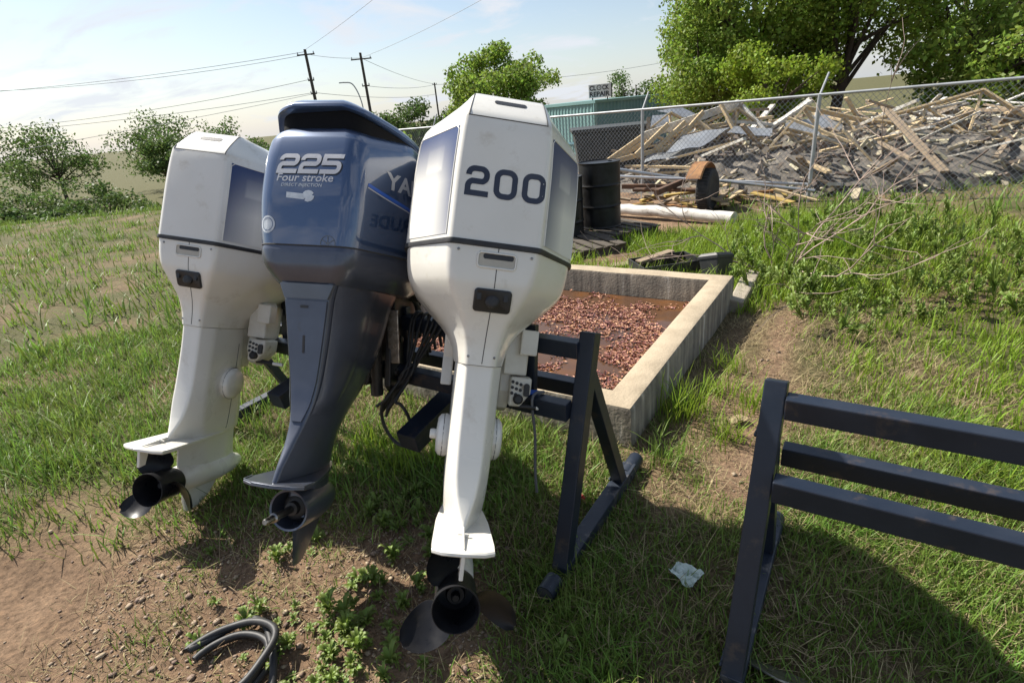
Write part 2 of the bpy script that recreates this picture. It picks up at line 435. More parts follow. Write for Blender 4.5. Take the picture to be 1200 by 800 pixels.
# ================================================================ white outboard with the number 200
def make_white(label, M):
    root = thing('outboard_motor', label, 'outboard motor', M=M)
    UP = Shell([
        (1.058, [(.132, -.335), (.280, -.105), (.282, .20), (.15, .37)]),
        (1.250, [(.131, -.334), (.278, -.105), (.280, .20), (.15, .37)]),
        (1.385, [(.127, -.330), (.270, -.105), (.273, .19), (.145, .36)]),
        (1.425, [(.125, -.326), (.256, -.114), (.262, .18), (.14, .35)]),
        (1.452, [(.121, -.308), (.236, -.104), (.245, .165), (.135, .325)]),
        (1.502, [(.115, -.262), (.175, -.085), (.185, .13), (.115, .25)]),
        (1.526, [(.108, -.236), (.130, -.070), (.140, .10), (.10, .18)]),
        (1.534, [(.095, -.200), (.100, -.060), (.105, .08), (.08, .12)])], (.014, .040, .06, .08), n=5)
    cowl = UP.add(MB(), step=0.022, cap0=True).build('upper_cowl', WHITE, root, smooth=28)
    LOW = Shell([
        (.694, [(.046, -.246), (.080, -.150), (.080, .04), (.05, .10)]),
        (.745, [(.050, -.252), (.092, -.145), (.098, .06), (.06, .12)]),
        (.800, [(.060, -.264), (.120, -.135), (.140, .10), (.08, .18)]),
        (.850, [(.078, -.284), (.168, -.128), (.195, .15), (.11, .26)]),
        (.900, [(.102, -.306), (.222, -.122), (.245, .19), (.135, .33)]),
        (.945, [(.120, -.320), (.256, -.120), (.268, .20), (.148, .36)]),
        (.990, [(.128, -.326), (.268, -.120), (.273, .20), (.15, .368)]),
        (1.046, [(.131, -.331), (.273, -.120), (.276, .20), (.15, .37)])], (.020, .050, .06, .08), n=5)
    low = LOW.add(MB(), step=0.018).build('lower_cowl', WHITE, root, smooth=28)
    # rubber seal between the two halves
    MB().loft([UP.ring(1.044, -.004), UP.ring(1.046, .0035), UP.ring(1.053, .0045), UP.ring(1.060, .0035), UP.ring(1.062, -.004)], False, False).build('seal_strip', RUBBER, root, smooth=50)
    # panel gaps round the top hatch
    gp = MB()
    gp.tube([UP.rear(x, 1.4225, .0004) for x in np.linspace(-.118, .118, 25)], .0016, 5)
    for s_ in (-1, 1):
        gp.tube([UP.rear(s_ * (.1165 - .1 * (v - 1.4225)), v, .0004) for v in np.linspace(1.4225, 1.5255, 14)], .0016, 5)
    gp.build('hatch_gap', SEAM, cowl)
    def topf(x, v): return UP.rear(x, v, .0012)
    v2, f2 = rrect(0.004, 1.492, .098, .017, .0082), None
    decal('air_slot', v2, [tuple(range(len(v2)))], topf, BLACKP, cowl, .02)
    # printed side windows on the two chamfers
    def cham(sg):
        def fn(s_, v, off=.0016):
            c = UP.corners(v); A = c[0]; B = c[1]; p = A + (B - A) * s_
            d = B - A; n_ = np.array([d[1], -d[0]]); n_ /= np.linalg.norm(n_)
            p = p + n_ * off
            return Vector((sg * p[0], p[1], v))
        return fn
    for sg in (-1, 1):
        fn = cham(sg)
        ns, nv = 22, 30; vs_ = []; ink = []; fs = []
        s0, s1, v0, v1 = .09, .93, 1.072, 1.394
        for j in range(nv + 1):
            for i in range(ns + 1):
                a = i / ns; b = j / nv; r_ = .06
                s_ = s0 + (s1 - s0) * a; v = v0 + (v1 - v0) * b
                vs_.append(fn(s_, v))
                top = 1 - b; inner = a
                g1 = max(0, 1 - (top / (.50 if sg < 0 else .62)) ** 1.3)                     # darkest at the top
                g2 = max(0, 1 - inner / (.42 if sg < 0 else .55)) ** .9 * (.6 + .4 * b ** .5)
                inset = 1.0 if (.30 < a < .72 and .62 < b < .86) else 0.0
                g = 1 - (1 - .98 * g1) * (1 - .92 * g2) - inset * .22 * (1 - (b - .62) / .30)
                ink.append(min(1, max(0, g)))
        for j in range(nv):
            for i in range(ns):
                q = j * (ns + 1) + i; fs.append((q, q + 1, q + ns + 2, q + ns + 1))
        me = bpy.data.meshes.new('window_print'); me.from_pydata(vs_, [], fs)
        at = me.attributes.new('ink', 'FLOAT', 'POINT'); at.data.foreach_set('value', ink); me.shade_smooth()
        link('window_print', me, WINP, cowl)
        fr = MB(); rim = [(s0, v0), (s0, v1 - .012), (s0 + .05, v1), (s1 - .03, v1), (s1, v1 - .012), (s1, v0)]
        pts = []
        for (a0, b0), (a1, b1) in zip(rim[:-1], rim[1:]):
            for k in range(8): pts.append(fn(a0 + (a1 - a0) * k / 8, b0 + (b1 - b0) * k / 8, .001))
        pts.append(fn(*rim[-1], .001)); fr.tube(pts, .0022, 6).build('window_rim', WHITE, cowl, smooth=60)
    # the number
    th, wx, h, gap = .0165, .069, .088, .0145
    x = -.107
    for ch in '200':
        path, cl = digit_path(ch, wx, h, th)
        v2, f2 = ribbon(path, th, cl)
        decal('numeral', [(x + a, 1.187 + b) for a, b in v2], f2, lambda a, b: UP.rear(a, b, .0012), NAVY, cowl, .02)
        x += wx + gap
    # maker's name on both flanks
    for sg in (-1, 1):
        v2, f2 = text_2d('EVINRUDE', .085, 0.0, .003, 1.05); wd = max(a for a, b in v2)
        y0 = .235 if sg < 0 else -.055
        k = (.29 / wd)
        decal('name_print', [(a * k, b * k * 1.15) for a, b in v2], f2, lambda a, b: UP.side((y0 - a) if sg < 0 else (y0 + a), 1.13 + b, sg, .0012), NAVY, cowl, .03)
        v2, f2 = text_2d('Ocean Pro', .075, .25, .001, 1.0); wd = max(a for a, b in v2); k2 = .25 / wd
        decal('name_print', [(a * k2, b * k2) for a, b in v2], f2, lambda a, b: UP.side((y0 - .02 - a) if sg < 0 else (y0 + .02 + a), 1.25 + b, sg, .0012), NAVY, cowl, .03)
    # grip recess and tow latch on the lower cowl
    rr = rrect(.010, 1.008, .113, .043, .011)
    rim = MB(); rim.tube([LOW.rear(a, b, .001) for a, b in rr + rr[:1]], .0034, 6).build('grip_rim', WHITE, low, smooth=60)
    decal('grip_recess', rrect(.010, 1.008, .106, .037, .009), [tuple(range(28))], lambda a, b: LOW.rear(a, b, .0007), mat('recess_cream', (.50, .47, .40), .6), low, .03)
    decal('grip_slot', rrect(.014, 1.019, .090, .015, .006), [tuple(range(28))], lambda a, b: LOW.rear(a, b, .0016), BLACKP, low, .03)
    lt = MB(); o2 = rrect(.011, .893, .112, .066, .011); i2 = rrect(.011, .893, .106, .060, .010)
    rings = [[LOW.rear(a, b, -.004) for a, b in o2], [LOW.rear(a, b, .006) for a, b in o2], [LOW.rear(a, b, .009) for a, b in i2]]
    lt.loft(rings).build('latch_plate', BLACKP, low, smooth=40)
    c0 = LOW.rear(.011, .893, .009)
    kn = MB(); kn.lathe([(.021, .004), (.021, -.003), (.016, -.008), (.010, -.009)], c0, 'Y', 20).build('latch_knob', RUBBER, low, smooth=40)
    for xx in (-.030, .050):
        kb = MB(); q = LOW.rear(xx, .904, .010); kb.box(q, (.014, .006, .022)); kb.build('latch_clip', RUBBER, low, bevel=.003)
    gl = MB(); gl.tube([LOW.rear(.010 - .006 * (1 - (v - .70) / .16), v, .0003) for v in np.linspace(.70, .858, 16)], .0013, 5)
    gl.tube([LOW.rear(.012, v, .0003) for v in np.linspace(.928, .984, 6)], .0013, 5); gl.tube([LOW.rear(.012, v, .0003) for v in np.linspace(1.031, 1.044, 3)], .0013, 5)
    gl.build('centre_gap', SEAM, low)
    for a, b in ((-.105, 1.030), (.112, 1.028), (-.040, .720), (.040, .722)):
        c1 = LOW.rear(a, b, .001); sc = MB(); sc.lathe([(.0042, .001), (.0042, -.0012), (.002, -.0022)], c1, 'Y', 10); sc.build('screw', STEEL, low, smooth=40)
    # leg
    LEG = Shell([
        (.196, [(.002, -.305), (.058, -.150), (.060, .06), (.012, .17)]),
        (.225, [(.010, -.288), (.064, -.155), (.066, .06), (.012, .17)]),
        (.290, [(.029, -.262), (.069, -.175), (.070, .06), (.014, .165)]),
        (.360, [(.038, -.250), (.071, -.180), (.072, .06), (.018, .15)]),
        (.450, [(.040, -.240), (.072, -.182), (.073, .05), (.02, .13)]),
        (.600, [(.040, -.236), (.073, -.180), (.074, .04), (.03, .10)]),
        (.692, [(.042, -.238), (.074, -.176), (.074, .04), (.04, .09)])], (.010, .018, .03, .02), n=4)
    leg = LEG.add(MB(), step=.03).build('midsection', WHITE, root, smooth=30)
    for sg in (-1, 1):
        g = MB(); g.tube([LEG.side(.0, v, sg, .0002) for v in np.linspace(.21, .62, 14)], .0014, 5); g.build('casting_seam', SEAM, leg)
    # lower motor mounts, one each side, with the nub on the port one
    for sg in (-1, 1):
        mb = MB(); mb.lathe([(.030, 0), (.052, .004), (.058, .022), (.055, .040), (.045, .050), (.012, .053)], (0, 0, 0), 'X', 20)
        M2 = Matrix(((sg, 0, 0), (0, 1.25, 0), (0, 0, 1.28)))
        mb.v = [tuple(M2 @ Vector(p) + Vector((sg * .060, -.035, .435))) for p in mb.v]
        mc = mb.build('mount_cover', WHITE, root, smooth=50)
        if sg < 0: MB().lathe([(.016, -.012), (.018, 0), (.016, .014)], (-.122, -.045, .437), 'X', 14).build('mount_nub', WHITE, mc, smooth=45, bevel=.004)
        gv = MB(); gv.tube([Vector((sg * .089, -.035 + .070 * math.cos(a), .435 + .0735 * math.sin(a))) for a in np.linspace(0, 2 * math.pi, 25)], .0012, 5); gv.build('mount_gap', SEAM, mc)
    # anti-ventilation plate with its centre ridge and trim tab
    out = [(0, -.458), (.060, -.444), (.088, -.424), (.090, -.38), (.084, -.20), (.074, -.10), (.055, .02), (.020, .12)]
    poly = out + [(-a, b) for a, b in reversed(out[1:])]
    def pz(x, y): return .196 - .06 * abs(x) * sst(-.1, -.4, y)
    pl = MB(); rings = []
    for sc, dz in ((.985, -.013), (1, -.009), (1, -.002), (.985, .002)):
        rings.append([Vector((a * sc, -.12 + (b + .12) * sc, pz(a, b) + dz)) for a, b in poly])
    pl.loft(rings).build('anti_ventilation_plate', WHITE, root, smooth=30)
    rd = MB(); rd.loft([[(.001, -.43, .197), (-.001, -.43, .197), (-.001, -.431, .200), (.001, -.431, .200)],
                        [(.006, -.30, .196), (-.006, -.30, .196), (-.002, -.30, .212), (.002, -.30, .212)],
                        [(.008, -.27, .196), (-.008, -.27, .196), (-.003, -.27, .216), (.003, -.27, .216)]]); rd.build('plate_ridge', WHITE, root, smooth=30)
    MB().box((0, -.335, .204), (.034, .008, .006)).build('ridge_tab', WHITE, root, bevel=.0015)
    tt = MB(); tt.prism([(-.445, .180), (-.395, .180), (-.405, .118), (-.437, .112)], -.006, .006, lambda a, b, t: Vector((t, a, b))); tt.build('trim_tab', WHITE, root, bevel=.003)
    # gear case
    ST = Shell([(-.02, [(.012, -.19), (.055, -.06), (.050, .10), (.01, .20)]), (.06, [(.006, -.21), (.038, -.08), (.036, .07), (.006, .17)]),
                (.19, [(.004, -.23), (.040, -.10), (.040, .06), (.006, .15)])], (.004, .03, .03, .01), n=3)
    ST.add(MB(), step=.03).build('gearcase_strut', WHITE, root, smooth=35)
    MB().lathe([(.050, -.215), (.058, -.20), (.062, -.10), (.062, .05), (.052, .14), (.032, .21), (.010, .245)], (0, 0, 0), 'Y', 24).build('gearcase', WHITE, root, smooth=40)
    sk = MB(); po = [(-.16, -.045), (.08, -.045), (.03, -.12), (-.05, -.168), (-.125, -.172), (-.15, -.12)]
    sk.prism(po, -.006, .006, lambda a, b, t: Vector((t, a, b))); sk.build('skeg', WHITE, root, bevel=.004)
    # propeller
    MB().lathe([(.020, -.255), (.056, -.255), (.058, -.285), (.0575, -.335), (.060, -.352), (.067, -.372), (.0695, -.372), (.0705, -.366), (.067, -.345), (.064, -.30), (.0625, -.235), (.058, -.222), (.020, -.222)],
               (0, 0, 0), 'Y', 36).build('propeller_hub', PROP, root, smooth=40)
    MB().lathe([(.030, -.25), (.030, -.275), (.026, -.282), (.014, -.282), (.013, -.300), (.010, -.304), (.004, -.304)], (0, 0, 0), 'Y', 20).build('propeller_nut', PROP, root, smooth=40)
    for th0 in (-2, 118, 236):
        nr, nc = 12, 11; V = []; F = []
        for side in (0, 1):
            for i in range(nr + 1):
                q = i / nr; r_ = .060 + .130 * q
                hc = max(.034 * (1 - q), .058 * math.sqrt(max(0.0, 1 - ((q - .50) / .505) ** 2))); hw = max(hc, .003) / r_
                sweep = R(16) * q ** 1.5
                for j in range(nc + 1):
                    c = -1 + 2 * j / nc; a = R(th0) + c * hw - sweep
                    yy = -.285 - .058 * (c * hw) / R(40) * (.85 + .1 * q) + .012 * (1 - c * c) - .055 * q * q
                    tk = (.0045 * (1 - q) + .0018) * math.sqrt(max(0.02, 1 - c * c))
                    V.append((r_ * math.cos(a), yy + (tk if side else -tk), r_ * math.sin(a)))
        n1_ = (nr + 1) * (nc + 1)
        for side in (0, 1):
            for i in range(nr):
                for j in range(nc):
                    a = side * n1_ + i * (nc + 1) + j; q = (a, a + 1, a + nc + 2, a + nc + 1); F.append(q if side else q[::-1])
        for i in range(nr):
            for j in (0, nc):
                a = i * (nc + 1) + j; F.append((a, a + nc + 1, a + nc + 1 + n1_, a + n1_))
        for j in range(nc):
            a = nr * (nc + 1) + j; F.append((a, a + 1, a + 1 + n1_, a + n1_))
        b = MB(); b.add(V, F); b.build('propeller_blade', PROP, root, smooth=50)
    # mounting brackets
    sw = MB(); sw.loft([[Vector((sx * hx, sy + cy, v)) for sx, sy in ((-1, -.05), (1, -.05), (1, .07), (-1, .07))] for v, hx, cy in ((.50, .060, .05), (.62, .066, .06), (.78, .075, .08), (.86, .070, .10))])
    sw.build('swivel_bracket', WHITE2, root, bevel=.012, seg=3, smooth=40)
    for sg in (-1, 1):
        x0 = .112 if sg > 0 else -.100
        prof = [(.02, .885), (.16, .885), (.22, .86), (.245, .80), (.23, .60), (.19, .545), (.12, .515), (.06, .535), (.03, .60), (.045, .70), (.02, .80)]
        prof = prof if sg > 0 else [(a, max(b, .60) if b < .66 else b) for a, b in prof if not (.53 < b < .56 or b < .53)]
        cb_ = MB(); cb_.prism(prof, x0 - .018, x0 + .020, lambda a, b, t: Vector((t, a, b)))
        br = cb_.build('clamp_bracket', WHITE2, root, bevel=.006)
        if sg > 0:
            # the swollen outer casting, its worn pad and drilled holes that show beside the leg
            cz = MB(); cz.loft([[Vector((x, y, v)) for x, y in ((.128, -.01), (.205 - k, .0), (.212 - k, .10), (.13, .10))] for v, k in ((.55, .035), (.60, .0), (.655, .0))]); cz.build('lower_casting', WHITE2, br, bevel=.010, seg=3, smooth=40)
            cz = MB(); cz.loft([[Vector((x, y, v)) for x, y in ((.100, .01), (.185 - k, .02), (.195 - k, .11), (.11, .11))] for v, k in ((.66, .0), (.74, .0), (.86, .03))]); cz.build('upper_casting', WHITE2, br, bevel=.008, seg=3, smooth=40)
            cz = MB(); cz.loft([[Vector((x, y, v)) for x, y in ((.150, -.012), (.212, -.004), (.214, .05), (.15, .05))] for v in (.735, .825)]); cz.build('worn_pad', WHITE2, br, bevel=.006)
            rs = MB()
            for k in range(9):
                a, b = RNG.uniform(.165, .198), RNG.uniform(.75, .815); rs.lathe([(.004 + RNG.random() * .006, .0), (.004, -.002)], (a, -.0085 + .13 * (a - .15), b), 'Y', 7)
            rs.build('bare_metal_chip', mat('corroded_aluminium', (.10, .085, .07), .7, col2=(.2, .17, .14), scale=60), br)
            for i in range(3):
                for j in range(3):
                    if i == 2 and j == 2: continue
                    h_ = MB(); h_.lathe([(.0058, .003), (.0058, -.002)], (.136 + i * .015, -.0115 + .13 * (i * .015), .638 - j * .020 - i * .004), 'Y', 10); h_.build('drilled_hole', SEAM, br)
            pv = MB(); pv.lathe([(.018, .01), (.018, -.012), (.012, -.018)], (.160, -.006, .578), 'Y', 16); pv.build('pivot_bolt', DARKM, br, smooth=40)
            sl_ = MB(); sl_.prism(rrect(.188, .612, .020, .046, .009), -.012, .004, lambda a, b, t: Vector((a, t, b))); sl_.build('tilt_slot', SEAM, br)
    pn = MB(); pn.lathe([(.010, .150), (.010, .235)], (0, .04, .548), 'X', 12); pn.build('tilt_pin', DARKM, root, smooth=40)
    pn = MB(); pn.lathe([(.0085, .232), (.0085, .285)], (0, .04, .548), 'X', 12); pn.build('tilt_pin_tip', WHITE, root, smooth=40)
    tcy = MB(); tcy.tube([(0, .02, .40), (0, .09, .62)], .028, 14); tcy.build('tilt_cylinder', WHITE2, root, smooth=40)
    return root

W_M = rotM((-.276, 1.491, .173), ((.972, -.111, .207), (.025, .925, .379), (-.234, -.363, .902)))
white = make_white('white outboard motor with 200 on its cowl and a black three-bladed propeller', W_M)

# ================================================================ blue-grey outboard with the number 225
def make_blue(label, M):
    root = thing('outboard_motor', label, 'outboard motor', M=M)
    CO = Shell([
        (.898, [(.163, -.322), (.278, -.100), (.278, .17), (.145, .38)]),
        (.960, [(.168, -.328), (.286, -.100), (.284, .17), (.15, .395)]),
        (1.060, [(.171, -.333), (.292, -.100), (.288, .17), (.15, .40)]),
        (1.170, [(.168, -.328), (.288, -.098), (.284, .165), (.15, .39)]),
        (1.243, [(.162, -.314), (.278, -.094), (.276, .16), (.145, .38)]),
        (1.276, [(.152, -.292), (.262, -.088), (.262, .15), (.14, .36)]),
        (1.290, [(.136, -.264), (.235, -.075), (.238, .13), (.13, .33)])], (.050, .060, .09, .09), n=7, zf=lambda x, y, v: (.034 * math.exp(-((x / .15) ** 2)) * sst(.0, -.2, y) + .040 * sst(-.27, -.06, y)) * sst(1.15, 1.26, v))
    cowl = CO.add(MB(), step=.02).build('upper_cowl', BLUE, root, smooth=35)
    # dark intake and the cap above it
    def capz(x, y, v): return -.070 * sst(-.30, .05, y) - .022 * sst(.05, .17, abs(x)) * sst(.0, -.25, y)
    IN = Shell([(1.235, [(.120, -.240), (.215, -.075), (.22, .13), (.12, .33)]), (1.300, [(.136, -.276), (.250, -.085), (.255, .15), (.135, .35)]), (1.374, [(.137, -.282), (.255, -.085), (.26, .15), (.135, .355)])], (.05, .08, .09, .08), n=5, zf=lambda x, y, v: capz(x, y, v) * sst(1.25, 1.36, v))
    IN.add(MB(), step=.03).build('air_intake', mat('intake_shadow_plastic', (.006, .006, .007), .8, spec=.15), cowl, smooth=40)
    CA = Shell([
        (1.3735, [(.146, -.298), (.266, -.092), (.270, .16), (.143, .375)]),
        (1.378, [(.150, -.304), (.272, -.092), (.276, .16), (.145, .38)]),
        (1.388, [(.150, -.303), (.271, -.092), (.275, .16), (.145, .38)]),
        (1.402, [(.142, -.286), (.258, -.088), (.26, .15), (.138, .36)]),
        (1.420, [(.120, -.248), (.222, -.080), (.225, .13), (.12, .31)]),
        (1.434, [(.080, -.180), (.15, -.06), (.16, .10), (.09, .22)])], (.06, .09, .09, .09), n=7, zf=capz)
    CA.add(MB(), step=.012).build('cowl_cap', BLUE, cowl, smooth=40)
    PAN = Shell([
        (.772, [(.114, -.290), (.215, -.080), (.22, .12), (.12, .28)]),
        (.796, [(.130, -.304), (.244, -.088), (.245, .14), (.13, .33)]),
        (.838, [(.154, -.320), (.272, -.098), (.272, .16), (.14, .365)]),
        (.880, [(.162, -.324), (.278, -.100), (.278, .17), (.145, .38)]),
        (.8945, [(.162, -.320), (.276, -.100), (.276, .17), (.145, .376)])], (.05, .08, .09, .08), n=6)
    pan = PAN.add(MB(), step=.014).build('lower_cowl', GREY, root, smooth=35)
    MB().loft([CO.ring(.892, -.004), CO.ring(.8965, .0012), CO.ring(.901, -.001)], False, False).build('cowl_gap', SEAM, root)
    # print on the cowl
    rear = lambda a, b: CO.rear(a, b, .0013)
    rear0 = lambda a, b: CO.rear(a, b, .0006)
    sh = .20
    th, wx, h, gap = .0150, .073, .068, .0055
    for mat_, dx, dz, t2, fn in ((SHADOWP, .0030, -.0030, th + .004, rear0), (SILVER, 0, 0, th, rear)):
        x = -.118
        for ch in '225':
            path, cl = digit_path(ch, wx, h, th); v2, f2 = ribbon(path, t2, cl)
            decal('numeral', [(x + a + sh * b + dx, 1.134 + b + dz) for a, b in v2], f2, fn, mat_, cowl, .018); x += wx + gap
    def words(body, size, x, z, width, mt, shear=.2, off=0.0, fn=rear, nm='lettering', hs=1.0):
        v2, f2 = text_2d(body, size, shear, off); wd = max(a for a, b in v2); k = width / wd
        return decal(nm, [(x + a * k, z + b * k * hs) for a, b in v2], f2, fn, mt, cowl, .03)
    words('Four stroke', .03, -.115, 1.108, .208, SILVER, .15, .0004, hs=.85)
    words('DIRECT INJECTION', .02, -.095, 1.090, .150, PALEP, .2, 0, hs=.9)
    # worn sticker strip with a burst at its end
    strip = [(-.072, 1.052), (-.005, 1.047), (-.005, 1.066), (-.072, 1.071)]
    decal('sticker', strip, [(0, 1, 2, 3)], rear0, PALEP, cowl, .02)
    st = []
    for k in range(24):
        a = 2 * math.pi * k / 24; r_ = .023 if k % 2 == 0 else .014; st.append((.008 + r_ * math.cos(a), 1.059 + r_ * .85 * math.sin(a)))
    decal('sticker_burst', st, [tuple(range(24))], rear, PALEP, cowl, .02)
    decal('round_sticker', [(-.138 + .029 * math.cos(2 * math.pi * k / 28), .962 + .029 * math.sin(2 * math.pi * k / 28)) for k in range(28)], [tuple(range(28))], rear, PALEP, cowl, .015)
    v2, f2 = ribbon([(-.138 + .021 * math.cos(2 * math.pi * k / 28), .962 + .021 * math.sin(2 * math.pi * k / 28)) for k in range(28)], .0025, True)
    decal('sticker_ring', v2, f2, lambda a, b: CO.rear(a, b, .0018), BLUE, cowl, .02)
    # emblem: three crossed forks in a ring
    em = [(ribbon([(.085 + .026 * math.cos(2 * math.pi * k / 28), .905 + .026 * math.sin(2 * math.pi * k / 28)) for k in range(28)], .0022, True))]
    for k in range(3):
        a = R(30 + 60 * k); d = (math.cos(a), math.sin(a)); em.append(ribbon([(.085 - d[0] * .024, .905 - d[1] * .024), (.085 + d[0] * .024, .905 + d[1] * .024)], .003))
    V = []; F = []
    for v2, f2 in em:
        k0 = len(V); V += v2; F += [tuple(i + k0 for i in q) for q in f2]
    decal('emblem', V, F, lambda a, b: CO.rear(a, max(b, .8985), .0014), GREYL, cowl, .03)
    sd = lambda sg: (lambda a, b: CO.side(a, b, sg, .0013))
    for sg in (1, -1):
        v2, f2 = text_2d('YAMAHA', .10, .1, .003); wd = max(a for a, b in v2); k = .32 / wd
        decal('name_print', [((-.215 + a * k) if sg > 0 else (.105 - a * k), 1.125 + b * k * 1.05) for a, b in v2], f2, sd(sg), SILVER, cowl, .03)
        v2, f2 = text_2d('FOUR STROKE', .03, .1, .0005); wd = max(a for a, b in v2); k = .17 / wd
        decal('name_print', [((-.11 + a * k) if sg > 0 else (.06 - a * k), .965 + b * k) for a, b in v2], f2, sd(sg), SILVER, cowl, .03)
        for wd_, mt, off in ((.012, BLUEP, .010), (.0045, SILVER, .0)):
            pth = [(-.285 + .50 * u, 1.105 - .15 * u + .07 * u * u + off) for u in np.linspace(0, 1, 30)]
            v2, f2 = ribbon(pth, wd_); decal('swoosh_stripe', v2, f2, sd(sg), mt, cowl, .03)
    # leg
    LEG = Shell([
        (.118, [(.008, -.400), (.046, -.235), (.042, -.13), (.010, -.05)]),
        (.160, [(.010, -.378), (.048, -.230), (.044, -.12), (.012, -.04)]),
        (.230, [(.016, -.330), (.054, -.210), (.052, -.10), (.016, -.02)]),
        (.300, [(.028, -.290), (.064, -.185), (.066, -.06), (.026, .02)]),
        (.370, [(.044, -.268), (.080, -.155), (.086, -.01), (.04, .07)]),
        (.440, [(.054, -.262), (.098, -.115), (.105, .03), (.05, .11)]),
        (.580, [(.070, -.270), (.128, -.090), (.13, .09), (.07, .17)]),
        (.720, [(.084, -.284), (.152, -.080), (.15, .11), (.09, .2)]),
        (.775, [(.098, -.290), (.165, -.080), (.165, .12), (.10, .23)])], (.012, .05, .05, .03), n=5)
    leg = LEG.add(MB(), step=.025).build('midsection', GREY, root, smooth=35)
    def panel(nm, keys, material, off, dz=0.0):
        """plate standing proud of the leg's rear; keys: (v, half width)"""
        vs_ = [k[0] for k in keys]; hw = [k[1] for k in keys]; g = []; nv, nx = 18, 8
        for j in range(nv + 1):
            v = vs_[0] + (vs_[-1] - vs_[0]) * j / nv; h_ = float(np.interp(v, vs_, hw))
            g.append([LEG.rear(-h_ + 2 * h_ * i / nx, v, off) for i in range(nx + 1)])
        V = [p for r_ in g for p in r_]; F = [(j * (nx + 1) + i, j * (nx + 1) + i + 1, (j + 1) * (nx + 1) + i + 1, (j + 1) * (nx + 1) + i) for j in range(nv) for i in range(nx)]
        b0 = len(V); g2 = []
        per = [j * (nx + 1) for j in range(nv + 1)][::-1] + list(range(1, nx + 1)) + [j * (nx + 1) + nx for j in range(1, nv + 1)] + [nv * (nx + 1) + i for i in range(nx - 1, 0, -1)]
        for i in per:
            p = V[i]; V.append(Vector((p.x * 1.035, p.y + off + .003, p.z)))
        for i in range(len(per)):
            j = (i + 1) % len(per); F.append((per[i], per[j], b0 + j, b0 + i))
        m_ = MB(); m_.add(V, F); return m_.build(nm, material, root, smooth=40)
    fair = panel('rear_fairing', [(.30, .018), (.36, .034), (.438, .046), (.58, .062), (.715, .076)], GREY, .006)
    panel('fairing_band', [(.722, .077), (.772, .095)], GREYL, .0075)
    fo = lambda a, b: LEG.rear(a, b, .0072)
    decal('fairing_slot', rrect(-.004, .694, .030, .010, .004), [tuple(range(28))], fo, BLACKP, fair, .02)
    decal('fairing_groove', rrect(-.004, .565, .0085, .062, .004), [tuple(range(28))], fo, SEAM, fair, .02)
    # side fairings
    for sg in (-1, 1):
        sp = MB(); nv, nu = 16, 8; rows = []
        for j in range(nv + 1):
            v = .325 + (.772 - .325) * j / nv
            c = LEG.corners(v); A = Vector((c[0][0], c[0][1], v)); B = Vector((c[1][0], c[1][1], v)); row = []
            lim = 1.0
            for i in range(nu + 1):
                u = .10 + (.98 - .10) * i / nu * lim
                pt = A.lerp(B, u); d = (B - A); n_ = Vector((d.y, -d.x, 0)).normalized(); bul = .012 * math.sin(math.pi * (i / nu)) ** .6 * min(1, (v - .325) / .05)
                pt = pt + n_ * (.003 + bul); row.append(Vector((sg * pt.x, pt.y, v)))
            rows.append(row)
        V = [p for r_ in rows for p in r_]; F = [(j * (nu + 1) + i, j * (nu + 1) + i + 1, (j + 1) * (nu + 1) + i + 1, (j + 1) * (nu + 1) + i) for j in range(nv) for i in range(nu)]
        sp.add(V, F); sp.build('side_fairing', GREY, root, smooth=45)
    out = [(0, -.425), (.070, -.418), (.108, -.398), (.112, -.35), (.090, -.24), (.064, -.16), (.044, -.10), (.012, -.04)]
    poly = out + [(-a, b) for a, b in reversed(out[1:])]
    pl = MB(); pl.loft([[Vector((a * sc, -.12 + (b + .12) * sc, .112 + dz)) for a, b in poly] for sc, dz in ((.985, -.008), (1, -.005), (1, .002), (.985, .005))]); pl.build('anti_ventilation_plate', GREY, root, smooth=30)
    rim = MB(); rim.tube([Vector((a * .99, b * .998, .1195)) for a, b in [(-.112, -.35), (-.108, -.398), (-.07, -.418), (0, -.425), (.07, -.418), (.108, -.398), (.112, -.35)]], .0016, 5).build('plate_edge', GREYL, root)
    ST = Shell([(-.03, [(.040, -.262), (.062, -.20), (.050, -.12), (.01, -.05)]), (.03, [(.030, -.262), (.054, -.20), (.042, -.12), (.008, -.05)]), (.107, [(.018, -.270), (.046, -.20), (.040, -.12), (.008, -.05)])], (.012, .03, .03, .01), n=3)
    ST.add(MB(), step=.03).build('gearcase_strut', GREY, root, smooth=35)
    MB().lathe([(.040, -.20), (.060, -.215), (.0635, -.300), (.070, -.302), (.0725, -.290), (.073, -.22), (.072, -.17), (.064, -.11), (.046, -.06), (.012, -.03)], (0, 0, 0), 'Y', 30).build('gearcase', GREY, root, smooth=40)
    cr_ = MB(); cr_.lathe([(.062, -.222), (.060, -.226), (.046, -.228), (.044, -.258), (.038, -.264), (.024, -.266), (.023, -.285), (.012, -.288)], (0, 0, 0), 'Y', 28).build('bearing_carrier', DARKM, root, smooth=40)
    MB().lathe([(.013, -.26), (.013, -.37), (.0165, -.372), (.0165, -.385), (.011, -.388), (.011, -.425), (.008, -.431)], (0, 0, 0), 'Y', 16).build('propeller_shaft', STEEL, root, smooth=40)
    sk = MB(); sk.loft([[Vector((sx, y, z)) for sx, y in ((-tk, y0 + .02), (0, y0), (tk, y0 + .02), (tk, y1 - .03), (0, y1), (-tk, y1 - .03))] for z, tk, y0, y1 in ((-.055, .012, -.265, -.06), (-.10, .009, -.262, -.09), (-.16, .006, -.255, -.14), (-.205, .004, -.248, -.185), (-.212, .002, -.245, -.20))]); sk.build('skeg', GREY, root, smooth=35)
